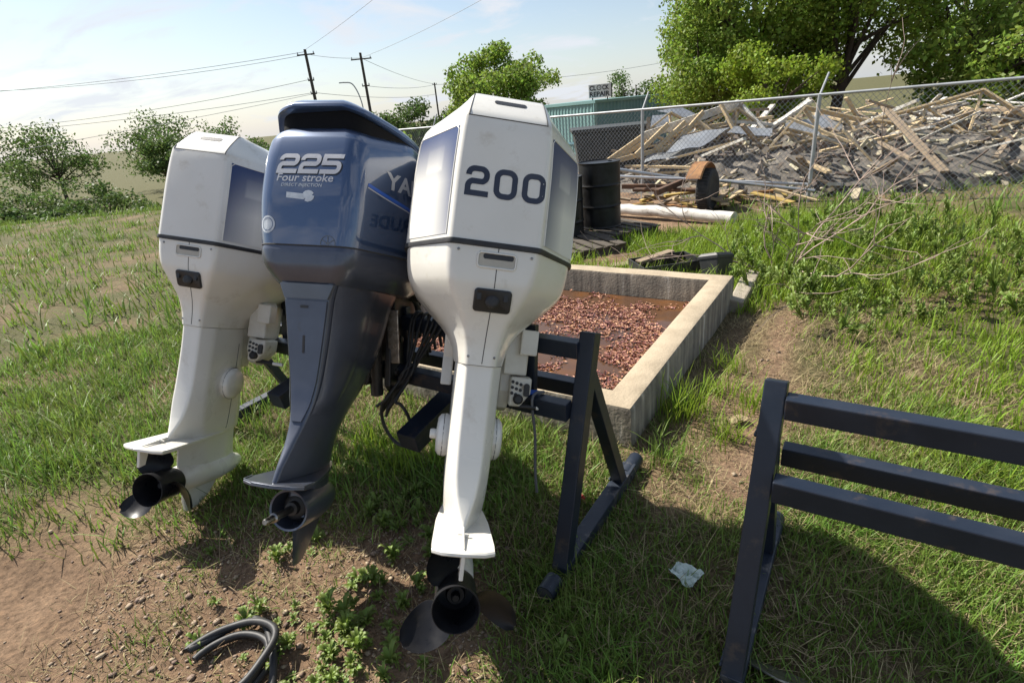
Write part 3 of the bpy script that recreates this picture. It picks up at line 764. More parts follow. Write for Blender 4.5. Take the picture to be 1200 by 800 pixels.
    # bracket, tilt gear and cables forward of the leg
    sw = MB(); sw.loft([[Vector((sx * hx, sy + cy, v)) for sx, sy in ((-1, -.06), (1, -.06), (1, .09), (-1, .09))] for v, hx, cy in ((.40, .050, .20), (.55, .070, .22), (.72, .085, .24), (.82, .08, .25))]); sw.build('swivel_bracket', DARKM, root, bevel=.012, seg=3, smooth=40)
    for sg in (-1, 1):
        prof = [(.16, .80), (.33, .82), (.40, .78), (.40, .50), (.33, .40), (.24, .36), (.17, .40), (.15, .55)]
        cbx = MB(); cbx.prism(prof, sg * .125 - .014, sg * .125 + .014, lambda a, b, t: Vector((t, a, b))); br = cbx.build('clamp_bracket', DARKM, root, bevel=.006)
        for k, (a, b) in enumerate(((.22, .46), (.24, .60), (.30, .70), (.35, .55))):
            bo = MB(); bo.lathe([(.016, 0), (.016, sg * .010), (.010, sg * .014)], (sg * .139, a, b), 'X', 12); bo.build('bolt', STEEL if k == 2 else DARKM, br, smooth=40)
        ram = MB(); ram.tube([(sg * .075, .19, .36), (sg * .075, .11, .66)], .026, 14); ram.build('trim_ram', DARKM, root, smooth=40)
        ram = MB(); ram.tube([(sg * .075, .11, .66), (sg * .075, .09, .74)], .013, 12); ram.build('ram_rod', STEEL, root, smooth=40)
    lk = MB(); lk.bar((.145, .12, .72), (.150, .17, .50), .012, .05, (1, 0, 0)); lk.build('steering_link', STEEL, root, bevel=.004)
    for k in range(5):
        hs = MB(); a = .02 * k
        hs.tube(catmull([(.05 + a, .22, .84), (.10 + a, .27 + a, .80), (.16, .34 + .4 * a, .77 - .5 * a), (.17, .40, .70 - a), (.14 - a, .44, .62)], 5), .0085, 8); hs.build('hose', RUBBER, root, smooth=60)
    cn = MB(); cn.lathe([(.026, 0), (.030, .006), (.030, .05), (.022, .056)], (.14, .33, .80), 'X', 14); cn.build('connector', STEEL, root, smooth=40)
    return root
Y_M = rotM((-.759, 1.783, .304), ((.970, .171, .171), (-.225, .896, .382), (-.088, -.409, .908)))
blue = make_blue('blue grey outboard motor with 225 on its cowl and no propeller', Y_M)

# third motor farther along the stand: same casting as the white one but without its number and propeller
T_M = rotM((-1.52, 2.25, .15), ((.960, .130, .247), (-.212, .915, .343), (-.181, -.382, .906)))
third = dup(white, M=T_M, label='cream outboard motor without a number on its cowl', skip=('numeral', 'name_print'))
# ================================================================ concrete basin with its water
CONC = mat('weathered_concrete', (.36, .315, .245), .88, col2=(.27, .23, .175), scale=5, bump=.35, bscale=85, dirt=(.17, .145, .11), dirt_scale=4.2, dirt_lo=.55, dirt_hi=.78)
def concrete_streaked():
    m = bpy.data.materials.new('streaked_concrete'); m.use_nodes = True; t = m.node_tree; p = t.nodes['Principled BSDF']
    p.inputs['Roughness'].default_value = .9
    tc = N(t, 'ShaderNodeTexCoord'); mp = N(t, 'ShaderNodeMapping'); mp.inputs['Scale'].default_value = (9, 9, .7); _link(t, tc.outputs['Object'], mp.inputs[0])
    nz = N(t, 'ShaderNodeTexNoise'); nz.inputs['Scale'].default_value = 2.2; nz.inputs['Detail'].default_value = 6; _link(t, mp.outputs[0], nz.inputs['Vector'])
    r = N(t, 'ShaderNodeValToRGB'); e = r.color_ramp.elements
    e[0].position = .36; e[0].color = (.16, .14, .115, 1); e[1].position = .60; e[1].color = (.30, .265, .215, 1)
    e2 = e.new(.70); e2.color = (.52, .49, .44, 1)
    _link(t, nz.outputs['Fac'], r.inputs[0])
    n2 = N(t, 'ShaderNodeTexNoise'); n2.inputs['Scale'].default_value = 7; n2.inputs['Detail'].default_value = 8; _link(t, tc.outputs['Object'], n2.inputs['Vector'])
    r2 = N(t, 'ShaderNodeValToRGB'); r2.color_ramp.elements[0].position = .3; r2.color_ramp.elements[0].color = (.62, .62, .62, 1); r2.color_ramp.elements[1].position = .7; r2.color_ramp.elements[1].color = (1.15, 1.12, 1.06, 1)
    _link(t, n2.outputs['Fac'], r2.inputs[0])
    mu = N(t, 'ShaderNodeMix', data_type='RGBA', blend_type='MULTIPLY'); mu.inputs[0].default_value = 1
    _link(t, r.outputs[0], mu.inputs[6]); _link(t, r2.outputs[0], mu.inputs[7])
    # upward faces lighter tan than the sides: blend by normal
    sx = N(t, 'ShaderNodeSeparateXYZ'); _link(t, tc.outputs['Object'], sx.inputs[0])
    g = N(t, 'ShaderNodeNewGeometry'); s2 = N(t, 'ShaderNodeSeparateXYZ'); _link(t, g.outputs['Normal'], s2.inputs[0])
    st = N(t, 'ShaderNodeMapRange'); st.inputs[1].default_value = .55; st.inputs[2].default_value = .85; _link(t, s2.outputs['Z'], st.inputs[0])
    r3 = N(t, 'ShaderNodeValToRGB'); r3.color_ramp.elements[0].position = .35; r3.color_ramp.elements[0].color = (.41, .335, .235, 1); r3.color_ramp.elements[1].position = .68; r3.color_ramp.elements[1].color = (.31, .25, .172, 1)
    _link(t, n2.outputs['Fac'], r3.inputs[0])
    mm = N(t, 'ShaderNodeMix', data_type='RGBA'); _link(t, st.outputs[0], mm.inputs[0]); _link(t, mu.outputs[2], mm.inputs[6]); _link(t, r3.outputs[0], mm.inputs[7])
    _link(t, mm.outputs[2], p.inputs['Base Color'])
    nb = N(t, 'ShaderNodeTexNoise'); nb.inputs['Scale'].default_value = 60; nb.inputs['Detail'].default_value = 8; _link(t, tc.outputs['Object'], nb.inputs['Vector'])
    b = N(t, 'ShaderNodeBump'); b.inputs['Strength'].default_value = .5; b.inputs['Distance'].default_value = .008; _link(t, nb.outputs['Fac'], b.inputs['Height']); _link(t, b.outputs[0], p.inputs['Normal'])
    return m
CONC2 = concrete_streaked()
BX, BY = .541, 2.29
BV = Vector((.562, .827, 0)).normalized(); BU = Vector((-BV.y, BV.x, 0))   # v: along the right wall, u: along the near wall
BROT = math.atan2(BV.x, BV.y)
LU, LV, TH, RIM = 2.36, 2.30, .165, .225
def basin_pt(u, v, z=0.0): return Vector((BX, BY, 0)) + BU * u + BV * v + Vector((0, 0, z))
def basin_uv(x, y):
    d = Vector((x - BX, y - BY, 0)); return d.dot(BU), d.dot(BV)
basin = thing('concrete_basin', 'square concrete basin with low walls holding rusty water and dead leaves', 'basin', (BX, BY, 0))
def ring_wall():
    """one poured ring: profile swept round the rectangle with mitred corners"""
    prof = [(0, -.30), (0, RIM - .022), (.008, RIM - .006), (.024, RIM), (TH - .024, RIM), (TH - .008, RIM - .006), (TH, RIM - .022), (TH, -.30)]
    cs = [(0, 0), (LU, 0), (LU, LV), (0, LV)]; ins = [(1, 1), (-1, 1), (-1, -1), (1, -1)]; n = 16; rings = []
    for k in range(4):
        for i in range(n):
            q = i / n; ring = []
            for a, z in prof:
                p0 = (cs[k][0] + ins[k][0] * a, cs[k][1] + ins[k][1] * a); k1 = (k + 1) % 4; p1 = (cs[k1][0] + ins[k1][0] * a, cs[k1][1] + ins[k1][1] * a)
                u, v = p0[0] + (p1[0] - p0[0]) * q, p0[1] + (p1[1] - p0[1]) * q
                jj = mnoise.noise(Vector((u * 3, v * 3, z * 3 + 7))) * .005
                ring.append(basin_pt(u, v, z) - Vector((BX, BY, 0)) + Vector((jj, jj, jj * .8)))
            rings.append(ring)
    m = len(prof); V = [p for r_ in rings for p in r_]; T = len(rings); F = []
    for i in range(T):
        for j in range(m - 1):
            a = i * m + j; b = ((i + 1) % T) * m + j; F.append((a, a + 1, b + 1, b))
    q = MB(); q.add(V, F); return q.build('wall', CONC2, basin, smooth=35)
ring_wall()
# rusty standing water
def water_mat():
    m = bpy.data.materials.new('rusty_water'); m.use_nodes = True; t = m.node_tree; p = t.nodes['Principled BSDF']
    tc = N(t, 'ShaderNodeTexCoord'); nz = N(t, 'ShaderNodeTexNoise'); nz.inputs['Scale'].default_value = 2.6; nz.inputs['Detail'].default_value = 7; _link(t, tc.outputs['Object'], nz.inputs['Vector'])
    r = N(t, 'ShaderNodeValToRGB'); r.color_ramp.elements[0].position = .50; r.color_ramp.elements[0].color = (.085, .045, .026, 1); r.color_ramp.elements[1].position = .68; r.color_ramp.elements[1].color = (.150, .062, .018, 1)
    _link(t, nz.outputs['Fac'], r.inputs[0]); _link(t, r.outputs[0], p.inputs['Base Color'])
    p.inputs['Roughness'].default_value = .06; p.inputs['IOR'].default_value = 1.33
    nb = N(t, 'ShaderNodeTexNoise'); nb.inputs['Scale'].default_value = 9; nb.inputs['Detail'].default_value = 3; _link(t, tc.outputs['Object'], nb.inputs['Vector'])
    b = N(t, 'ShaderNodeBump'); b.inputs['Strength'].default_value = .10; b.inputs['Distance'].default_value = .01; _link(t, nb.outputs['Fac'], b.inputs['Height']); _link(t, b.outputs[0], p.inputs['Normal'])
    return m
WZ = .02
wm = MB(); g = 8
pts = [basin_pt(TH - .02 + (LU - 2 * TH + .04) * i / g, TH - .02 + (LV - 2 * TH + .04) * j / g, WZ) for j in range(g + 1) for i in range(g + 1)]
wm.add(pts, [(j * (g + 1) + i, j * (g + 1) + i + 1, (j + 1) * (g + 1) + i + 1, (j + 1) * (g + 1) + i) for j in range(g) for i in range(g)])
tag(wm.build('water', water_mat()), kind='structure')
# sodden leaves floating in rafts
LEAF = mat('dead_leaf', (.38, .175, .115), .6, col2=(.27, .115, .075), scale=30, island=.55, spec=.4)
V = []; F = []
rl = np.random.RandomState(5); cnt = 0
for _ in range(40000):
    u = rl.uniform(TH + .02, LU - TH - .02); v = rl.uniform(TH + .02, LV - TH - .02)
    d = mnoise.noise(Vector((u * 2.3 + 4, v * 2.3, .3))) + .55 * mnoise.noise(Vector((u * 6, v * 6, 2.2)))
    edge = min(u - TH, 1.2) * .0 + (.35 * sst(.28, .05, LV - TH - v) + .2 * sst(.30, .1, u - TH) * sst(1.2, 1.7, v))
    near = .40 * sst(.55, .1, v - TH) * sst(.25, .6, u)
    if d + rl.uniform(-.28, .28) < -.05 + edge + near: continue
    cnt += 1
    if cnt > 13000: break
    c = basin_pt(u, v, WZ + .004 + abs(rl.normal(0, .004))); a = rl.uniform(0, 6.283); L = rl.uniform(.007, .020); wd = L * rl.uniform(.35, .6)
    dx = Vector((math.cos(a), math.sin(a), rl.uniform(-.3, .3))) * L; dy = Vector((-math.sin(a), math.cos(a), rl.uniform(-.3, .3))) * wd; cu = Vector((0, 0, rl.uniform(.001, .007)))
    k = len(V)
    V += [c - dx + cu, c - dx * .2 + dy + cu * .6, c + dx, c - dx * .1 - dy + cu * 1.2, c + dx * .1 - cu * .4]
    F += [(k, k + 4, k + 1), (k + 1, k + 4, k + 2), (k + 2, k + 4, k + 3), (k + 3, k + 4, k)]
lm = MB(); lm.v = [tuple(p) for p in V]; lm.f = F
me = bpy.data.meshes.new('fallen_leaves'); me.from_pydata(lm.v, [], lm.f)
tag(link('fallen_leaves', me, LEAF), 'red brown dead leaves floating in rafts on the basin water', 'leaves', kind='stuff')

# ================================================================ steel stand that carries the motors
NAVYST = mat('navy_steel_paint', (.010, .0155, .028), .40, spec=.4, col2=(.016, .022, .036), scale=7, rvar=.1, bump=.05, bscale=45, dirt=(.075, .055, .042), dirt_scale=11, dirt_lo=.57, dirt_hi=.76)
CHIP = mat('chipped_steel_paint', (.013, .019, .032), .48, spec=.4, col2=(.022, .029, .043), scale=9, rvar=.12, bump=.08, bscale=50, dirt=(.14, .13, .12), dirt_scale=16, dirt_lo=.56, dirt_hi=.72)
SD = Vector((.566, .824, 0)); SW = Vector((-.824, .566, 0))
def a_frame(par, o):
    o = Vector(o); m_ = MB(); m_.bar(o + Vector((.06, .087, .036)), o + Vector((.455, .665, .036)), .062, .058); m_.build('base_bar', CHIP, par, bevel=.004)
    for a, b in ((-.004, .07), (.74, .885)):
        q = MB(); rr_ = [.034, .034, .028, .028]; P0 = o + SD * a + Vector((0, 0, .036)); P1 = o + SD * b + Vector((0, 0, .036))
        q.tube([P0, P1], .034, 16); pf = q.build('pipe_foot', CHIP, par, smooth=40)
        h_ = MB(); E0 = P0 if a < 0 else P1; dn = -SD if a < 0 else SD; h_.tube([E0 + dn * .0005, E0 + dn * .0012], .029, 14); h_.build('pipe_mouth', SEAM, pf)
    q = MB(); q.bar(o + Vector((.075, .110, .05)), o + Vector((.251, .366, .855)), .058, .058, SD); q.build('front_leg', NAVYST, par, bevel=.004)
    for c_ in ((.090, .131, .068), (.382, .556, .068), (.234, .341, .700)):
        wb = MB(); wb.tube([o + Vector(c_) + SW * .034 + Vector((0, 0, .004 * math.sin(i * 2.1))) + SD * (-.03 + .06 * i / 9) for i in range(10)], [.0045 + .0015 * (i % 2) for i in range(10)], 6); wb.build('weld_bead', CHIP, par, smooth=60)
    q = MB(); q.bar(o + Vector((.385, .560, .05)), o + Vector((.232, .338, .700)), .050, .050, SD); q.build('rear_leg', NAVYST, par, bevel=.004)
def build_stand(label, SO, sg, LEN, plates, stubs):
    st = thing('motor_stand', label, 'stand', SO); st_o = Vector((0, 0, 0))
    a_frame(st, st_o); a_frame(st, st_o + SW * LEN * sg)
    def rail(p0, l0, l1, wd, ht):
        q = MB(); p0 = Vector(p0) - Vector((.03, 1.42, 0)); q.bar(p0 + SW * l0 * sg, p0 + SW * l1 * sg, wd, ht); q.build('rail', NAVYST, st, bevel=.004)
    rail((.262, 1.754, .800), .028, LEN - .03, .05, .062)
    rail((.204, 1.673, .600), .031, LEN - .03, .05, .066)
    rail((.325, 1.850, .575), .027, LEN - .03, .05, .060)
    for k in plates:
        q = MB(); b = Vector((.206, .297, 0)) + SW * k; q.bar(b + Vector((0, 0, .535)), b + Vector((.036, .052, .862)), .05, .028, SD); q.build('upright_plate', NAVYST, st, bevel=.003)
    for k in stubs:
        q = MB(); b = Vector((.174, .253, .528)) + SW * k; q.bar(b + SD * .12, b - SD * .26 + Vector((0, 0, -.06)), .095, .075); q.build('brace_stub', NAVYST, st, bevel=.004)
    return st
stand = build_stand('dark blue steel stand carrying the row of outboard motors', (.03, 1.42, 0), 1, 2.35, (.235, .46, .88, 1.10, 1.72, 1.94), (.60, 1.42))
stand2 = build_stand('empty dark blue steel stand beside the litter on the grass, carrying no motor', (.465, .95, 0), -1, 1.6, (), ())
# ================================================================ ground
def grass_amount(x, y):
    """0 bare dirt .. 1 thick grass"""
    n = mnoise.noise(Vector((x * 1.1 + 5, y * 1.1, .7))) * .5 + mnoise.noise(Vector((x * 3.3, y * 3.3, 4.2))) * .35
    a = .66 + n
    # bare dirt at the lower left, under the motors
    d = sst(.02, -.30, x) * sst(2.25, 1.75, y); a = a * (1 - (.84 + .25 * mnoise.noise(Vector((x * 4, y * 4, 9)))) * d)
    # worn strip right of the basin
    px, py = x - .80, y - 1.85; al = px * .53 + py * .85; ac = px * .85 - py * .53
    d = math.exp(-((ac - .06) / .15) ** 2) * sst(-.25, .1, al) * sst(3.2, 2.2, al); a *= (1 - .9 * d)
    # dry ground beside the basin wall
    d = math.exp(-((ac + .24) / .16) ** 2) * sst(.0, .3, al) * sst(2.6, 2.0, al); a *= (1 - .6 * d)
    # gravelly dirt behind the green strip
    a *= 1 - .95 * sst(7.1, 7.8, y) * sst(3.6, 3.0, x) * sst(-.6, .2, x)
    a *= 1 - .8 * sst(.9, .5, abs(x - 1.6)) * sst(.8, .4, abs(y - 6.5))
    a = max(a, .95 * sst(1.9, 2.3, x + .3 * (y - 5)) * sst(4.8, 5.2, y) * sst(7.3, 6.9, y) * sst(4.0, 3.4, x))
    if y > 9.5 and x > 0: a *= .5
    return max(0.0, min(1.0, a))
def graded(lo, hi, c0, c1, fine, grow):
    a = list(np.arange(c0, c1, fine)); st = fine; q = a[-1]
    while q < hi: st *= grow; q += st; a.append(q)
    st = fine; q = c0; b = []
    while q > lo: st *= grow; q -= st; b.append(q)
    return b[::-1] + a
xs = graded(-900, 900, -2.6, 3.4, .055, 1.10); ys = graded(-60, 1600, .5, 6.0, .055, 1.09)
V = [(x, y, ground_z(x, y)) for y in ys for x in xs]; nx = len(xs)
F = [(j * nx + i, j * nx + i + 1, (j + 1) * nx + i + 1, (j + 1) * nx + i) for j in range(len(ys) - 1) for i in range(nx - 1)]
me = bpy.data.meshes.new('ground'); me.from_pydata(V, [], F); me.shade_smooth()
at = me.attributes.new('turf', 'FLOAT', 'POINT'); at.data.foreach_set('value', [grass_amount(p[0], p[1]) if abs(p[0]) < 40 and p[1] < 40 else .95 for p in V])
def ground_mat():
    m = bpy.data.materials.new('dirt_and_turf'); m.use_nodes = True; t = m.node_tree; p = t.nodes['Principled BSDF']; p.inputs['Roughness'].default_value = .95; p.inputs['Specular IOR Level'].default_value = .2
    tc = N(t, 'ShaderNodeTexCoord'); at = N(t, 'ShaderNodeAttribute'); at.attribute_name = 'turf'
    def noise(sc, det=8, ro=.62):
        n = N(t, 'ShaderNodeTexNoise'); n.inputs['Scale'].default_value = sc; n.inputs['Detail'].default_value = det; n.inputs['Roughness'].default_value = ro; _link(t, tc.outputs['Object'], n.inputs['Vector']); return n
    def ramp(src, *st):
        r = N(t, 'ShaderNodeValToRGB'); e = r.color_ramp.elements
        while len(e) < len(st): e.new(.5)
        for q, (pos, c) in zip(e, st): q.position = pos; q.color = (*c, 1)
        _link(t, src, r.inputs[0]); return r.outputs[0]
    n1, n2, n3 = noise(3.0), noise(38, 10, .7), noise(.8, 4)
    dirt = ramp(n1.outputs['Fac'], (.32, (.145, .094, .058)), (.52, (.222, .146, .092)), (.72, (.30, .208, .135)))
    grit = ramp(n2.outputs['Fac'], (.30, (.38, .36, .33)), (.50, (1, 1, 1)), (.72, (1.55, 1.5, 1.42)))
    mu = N(t, 'ShaderNodeMix', data_type='RGBA', blend_type='MULTIPLY'); mu.inputs[0].default_value = 1; _link(t, dirt, mu.inputs[6]); _link(t, grit, mu.inputs[7])
    turf = ramp(n2.outputs['Fac'], (.34, (.050, .050, .020)), (.55, (.105, .100, .042)), (.72, (.20, .165, .085)))
    mr = N(t, 'ShaderNodeMapRange'); mr.inputs[1].default_value = .15; mr.inputs[2].default_value = .75; ad = N(t, 'ShaderNodeMath', operation='MULTIPLY_ADD'); ad.inputs[1].default_value = .5; sb = N(t, 'ShaderNodeMath', operation='SUBTRACT'); sb.inputs[1].default_value = .25
    _link(t, n1.outputs['Fac'], ad.inputs[0]); _link(t, at.outputs['Fac'], ad.inputs[2]); _link(t, ad.outputs[0], sb.inputs[0]); _link(t, sb.outputs[0], mr.inputs[0])
    mm = N(t, 'ShaderNodeMix', data_type='RGBA'); _link(t, mr.outputs[0], mm.inputs[0]); _link(t, mu.outputs[2], mm.inputs[6]); _link(t, turf, mm.inputs[7])
    _link(t, mm.outputs[2], p.inputs['Base Color'])
    b1 = N(t, 'ShaderNodeBump'); b1.inputs['Strength'].default_value = 1.0; b1.inputs['Distance'].default_value = .020; _link(t, n2.outputs['Fac'], b1.inputs['Height'])
    n4 = noise(150, 6, .7); b2 = N(t, 'ShaderNodeBump'); b2.inputs['Strength'].default_value = .6; b2.inputs['Distance'].default_value = .004; _link(t, n4.outputs['Fac'], b2.inputs['Height']); _link(t, b1.outputs[0], b2.inputs['Normal']); _link(t, b2.outputs[0], p.inputs['Normal'])
    return m
tag(link('ground', me, ground_mat()), kind='structure')

def blocked(x, y, pad=.0):
    u, v = basin_uv(x, y)
    return -pad < u < LU + pad and -pad < v < LV + pad

# pebbles and clods on the bare dirt
ico = [(0, 0, 1), (.9, 0, .4), (.28, .85, .45), (-.72, .53, .4), (-.72, -.53, .42), (.28, -.85, .4), (0, 0, -.6)]
icf = [(0, 1, 2), (0, 2, 3), (0, 3, 4), (0, 4, 5), (0, 5, 1), (6, 2, 1), (6, 3, 2), (6, 4, 3), (6, 5, 4), (6, 1, 5)]
V = []; F = []; rp = np.random.RandomState(3); k = 0
while k < 9500:
    r0 = rp.rand()
    if r0 < .62: x, y = rp.uniform(-1.7, .0), rp.uniform(.95, 2.3)
    elif r0 < .82: x, y = rp.uniform(.5, 2.4), rp.uniform(1.2, 4.2)
    else: x, y = rp.uniform(-2.5, 3.5), rp.uniform(.9, 9)
    if rp.rand() < grass_amount(x, y) * 1.2 or blocked(x, y, .03): continue
    k += 1; s_ = .0030 * math.exp(rp.normal(0, .62)); s_ = min(s_, .015); a = rp.uniform(0, 6.28); c, sn = math.cos(a), math.sin(a); z = ground_z(x, y) + s_ * .1; b = len(V); sx, sy, sz = s_ * rp.uniform(.8, 1.5), s_ * rp.uniform(.7, 1.2), s_ * rp.uniform(.5, .9)
    for p in ico:
        X, Y_ = p[0] * sx, p[1] * sy; V.append((x + X * c - Y_ * sn, y + X * sn + Y_ * c, z + p[2] * sz))
    F += [tuple(i + b for i in q) for q in icf]
me = bpy.data.meshes.new('pebbles'); me.from_pydata(V, [], F); me.shade_smooth()
tag(link('pebbles', me, mat('pebble', (.33, .25, .18), .9, col2=(.24, .175, .125), scale=40, island=.4)), 'small brown pebbles and clods scattered on the bare dirt', 'pebbles', kind='stuff')

# ---------------------------------------------------------------- grass
GRASS = mat('grass_blade', (.140, .230, .034), .5, col2=(.185, .255, .046), scale=2.0, island=.45, trans=.38, spec=.35)
DRY = mat('dry_grass_blade', (.36, .29, .165), .75, col2=(.27, .21, .11), scale=3.0, island=.4, trans=.2, spec=.2)
LUSH = mat('lush_grass_blade', (.200, .310, .026), .5, col2=(.230, .315, .036), scale=1.0, island=.3, trans=.42, spec=.3)
def blade(V, F, x, y, z, h, wd, az, lean, curl):
    d = Vector((math.cos(az), math.sin(az), 0)); n = Vector((-d.y, d.x, 0)) * wd
    b = len(V)
    for q, ww in ((0, 1.0), (.45, .85), (.8, .5)):
        c = Vector((x, y, z)) + d * (lean * q + curl * q * q) * h + Vector((0, 0, h * (q - .35 * curl * q * q)))
        V.append(c - n * ww); V.append(c + n * ww)
    c = Vector((x, y, z)) + d * (lean + curl) * h + Vector((0, 0, h * (1 - .42 * curl))); V.append(c)
    F += [(b, b + 1, b + 3, b + 2), (b + 2, b + 3, b + 5, b + 4), (b + 4, b + 5, b + 6)]
def scatter(name, label, material, n, region, test, hgt, seed, wd=.0022, tuft=6, spread=.03, lean=.35):
    r = np.random.RandomState(seed); V = []; F = []; k = 0; tries = 0
    while k < n and tries < n * 30:
        tries += 1
        x, y = region(r)
        if blocked(x, y, .015): continue
        a = test(x, y)
        if r.rand() > a: continue
        m = r.randint(max(1, tuft // 2), tuft + 1); hh = hgt * math.exp(r.normal(0, .3)) * (.6 + .6 * a)
        for _ in range(m):
            bx, by = x + r.normal(0, spread), y + r.normal(0, spread)
            if blocked(bx, by, .01): continue
            blade(V, F, bx, by, ground_z(bx, by) - .004, hh * r.uniform(.45, 1.15), wd * r.uniform(.7, 1.4), r.uniform(0, 6.283), abs(r.normal(0, lean)), abs(r.normal(.25, .3))); k += 1
    me = bpy.data.meshes.new(name); me.from_pydata([tuple(p) for p in V], [], F)
    return tag(link(name, me, material), label, 'grass', kind='stuff')
near = lambda r: (r.uniform(-1.6, 2.2), .95 + 1.75 * r.rand() ** 1.15)
scatter('grass', 'short green grass under the motors and round the stand', GRASS, 50000, near, lambda x, y: grass_amount(x, y) ** 1.5, .060, 21, wd=.0019)
scatter('dry_grass', 'dry straw coloured grass lying among the green blades', DRY, 34000, lambda r: (r.uniform(-1.8, 2.6), r.uniform(.95, 4.2)), lambda x, y: .22 + .55 * grass_amount(x, y), .050, 22, wd=.0014, lean=1.1, tuft=4)
scatter('grass', 'green grass left of the basin and behind the stand', GRASS, 26000, lambda r: (r.uniform(-4.5, .4), r.uniform(1.9, 5.2)), grass_amount, .10, 23, wd=.003, tuft=9, spread=.04)
scatter('grass', 'bright green grass strip growing behind the basin', LUSH, 26000, lambda r: (r.uniform(-1.6, 4.2), r.uniform(4.0, 7.6)), lambda x, y: grass_amount(x, y) ** .8, .13, 24, wd=.0042, tuft=12, spread=.06, lean=.25)
scatter('grass', 'green grass on the bank right of the basin', LUSH, 18000, lambda r: (r.uniform(1.3, 5.5), r.uniform(1.6, 6.5)), lambda x, y: grass_amount(x, y) * sst(1.3, 1.8, x - .35 * (y - 2)), .085, 25, wd=.0035, tuft=10, spread=.06)
scatter('grass', 'rough grass across the far yard and along the fence', GRASS, 30000, lambda r: (r.uniform(-18, 12), r.uniform(4.5, 20)), lambda x, y: grass_amount(x, y) if (x < -1.4 or x > 3.4 or y > 9.5) else 0, .17, 26, wd=.007, tuft=12, spread=.10)

# tufts that stand out on their own
def tuft(label, x, y, n, h, sp, seed, material=GRASS, wd=.0028, group=None):
    r = np.random.RandomState(seed); V = []; F = []; z0 = ground_z(x, y)
    for _ in range(n): 
        bx, by = r.normal(0, sp), r.normal(0, sp)
        if blocked(x + bx, y + by, .0): continue
        blade(V, F, bx, by, ground_z(x + bx, y + by) - z0 - .005, h * r.uniform(.45, 1.1), wd * r.uniform(.7, 1.3), r.uniform(0, 6.283), abs(r.normal(.12, .22)), abs(r.normal(.3, .3)))
    me = bpy.data.meshes.new('grass_tuft'); me.from_pydata([tuple(p) for p in V], [], F)
    o = link('grass_tuft', me, material); o.location = (x, y, z0); return tag(o, label, 'grass tuft', group)
tuft('tall green grass tuft against the outer wall of the basin', .90, 2.56, 150, .26, .07, 31, LUSH)
tuft('grass tuft at the near corner of the basin beside the stand foot', .66, 2.14, 90, .17, .06, 32, GRASS)
tuft('grass tuft on the dirt strip between basin and bare stand leg', 1.02, 2.28, 70, .17, .05, 33, LUSH)
for k, (x, y) in enumerate(((1.16, 2.75), (1.28, 2.55), (1.36, 3.05))): tuft('yellow green grass tuft on the sunny bank beside the worn dirt strip', x, y, 80, .18, .06, 34 + k, LUSH, group='tufts on the sunny bank')
for k, (x, y) in enumerate(((-.62, 2.30), (-.38, 2.34), (-.20, 2.42), (-.80, 2.52))): tuft('sunlit grass tuft behind the stand rails', x, y, 120, .20, .07, 40 + k, LUSH, group='tufts behind the rails')

# broad-leafed weeds on the dirt
WEED = mat('weed_leaf', (.140, .215, .032), .5, col2=(.185, .245, .05), scale=8, island=.25, trans=.3, spec=.4)
def weed_mesh(seed, n, L, rise):
    r = np.random.RandomState(seed); V = []; F = []
    for i in range(n):
        a = r.uniform(0, 6.283); l = L * r.uniform(.5, 1.15); wd = l * r.uniform(.12, .21); ri = rise * r.uniform(.3, 1.2); d = Vector((math.cos(a), math.sin(a), 0)); s_ = Vector((-d.y, d.x, 0)); z0 = r.uniform(0, rise * L * .8); b = len(V)
        for q, ww, zz in ((.05, .15, 0), (.35, .8, .7), (.65, 1.0, 1.0), (.88, .55, .95)):
            c = d * l * q + Vector((0, 0, z0 + zz * ri * l)); V += [c - s_ * wd * ww + Vector((0, 0, .15 * wd)), c - Vector((0, 0, .1 * wd)), c + s_ * wd * ww + Vector((0, 0, .15 * wd))]
        V.append(d * l + Vector((0, 0, z0 + .8 * ri * l)))
        for j in range(3): F += [(b + 3 * j, b + 3 * j + 1, b + 3 * j + 4, b + 3 * j + 3), (b + 3 * j + 1, b + 3 * j + 2, b + 3 * j + 5, b + 3 * j + 4)]
        F += [(b + 9, b + 10, b + 12), (b + 10, b + 11, b + 12)]
    me = bpy.data.meshes.new('weed'); me.from_pydata([tuple(p) for p in V], [], F); me.shade_smooth(); me.materials.append(WEED); return me
WM = [weed_mesh(50 + k, 16 + 5 * k, .034, .55 + .2 * k) for k in range(5)]
rw = np.random.RandomState(9)
spots = [(-.60, 1.42), (-.66, 1.36), (-.57, 1.30), (-.70, 1.27), (-.74, 1.44), (-.50, 1.36), (-.62, 1.20), (-.78, 1.18), (-.98, 1.80), (-1.02, 1.72), (-.93, 1.85), (-.68, 1.56), (-.46, 1.55), (-.40, 1.68), (-.33, 1.62), (-.52, 1.75), (-.28, 1.75), (-.62, 1.88), (-.36, 1.50), (-.24, 1.58), (-.45, 1.92), (-.30, 1.95), (-.70, 2.02), (-.52, 2.08), (-.20, 1.86), (-.42, 1.26), (-.32, 1.30), (-.88, 1.50), (-.86, 1.33), (.06, 1.20), (.12, 1.27), (-.16, 1.42), (-1.2, 1.55), (-1.35, 1.8), (-1.15, 1.35), (-.55, 1.10), (-.72, 1.07)]
spots += [(x + rw.normal(0, .05), y + rw.normal(0, .05)) for x, y in spots[:30]] + [(rw.uniform(-.75, -.1), rw.uniform(1.5, 2.15)) for _ in range(40)] + [(rw.uniform(-1.1, -.45), rw.uniform(1.08, 1.5)) for _ in range(30)]
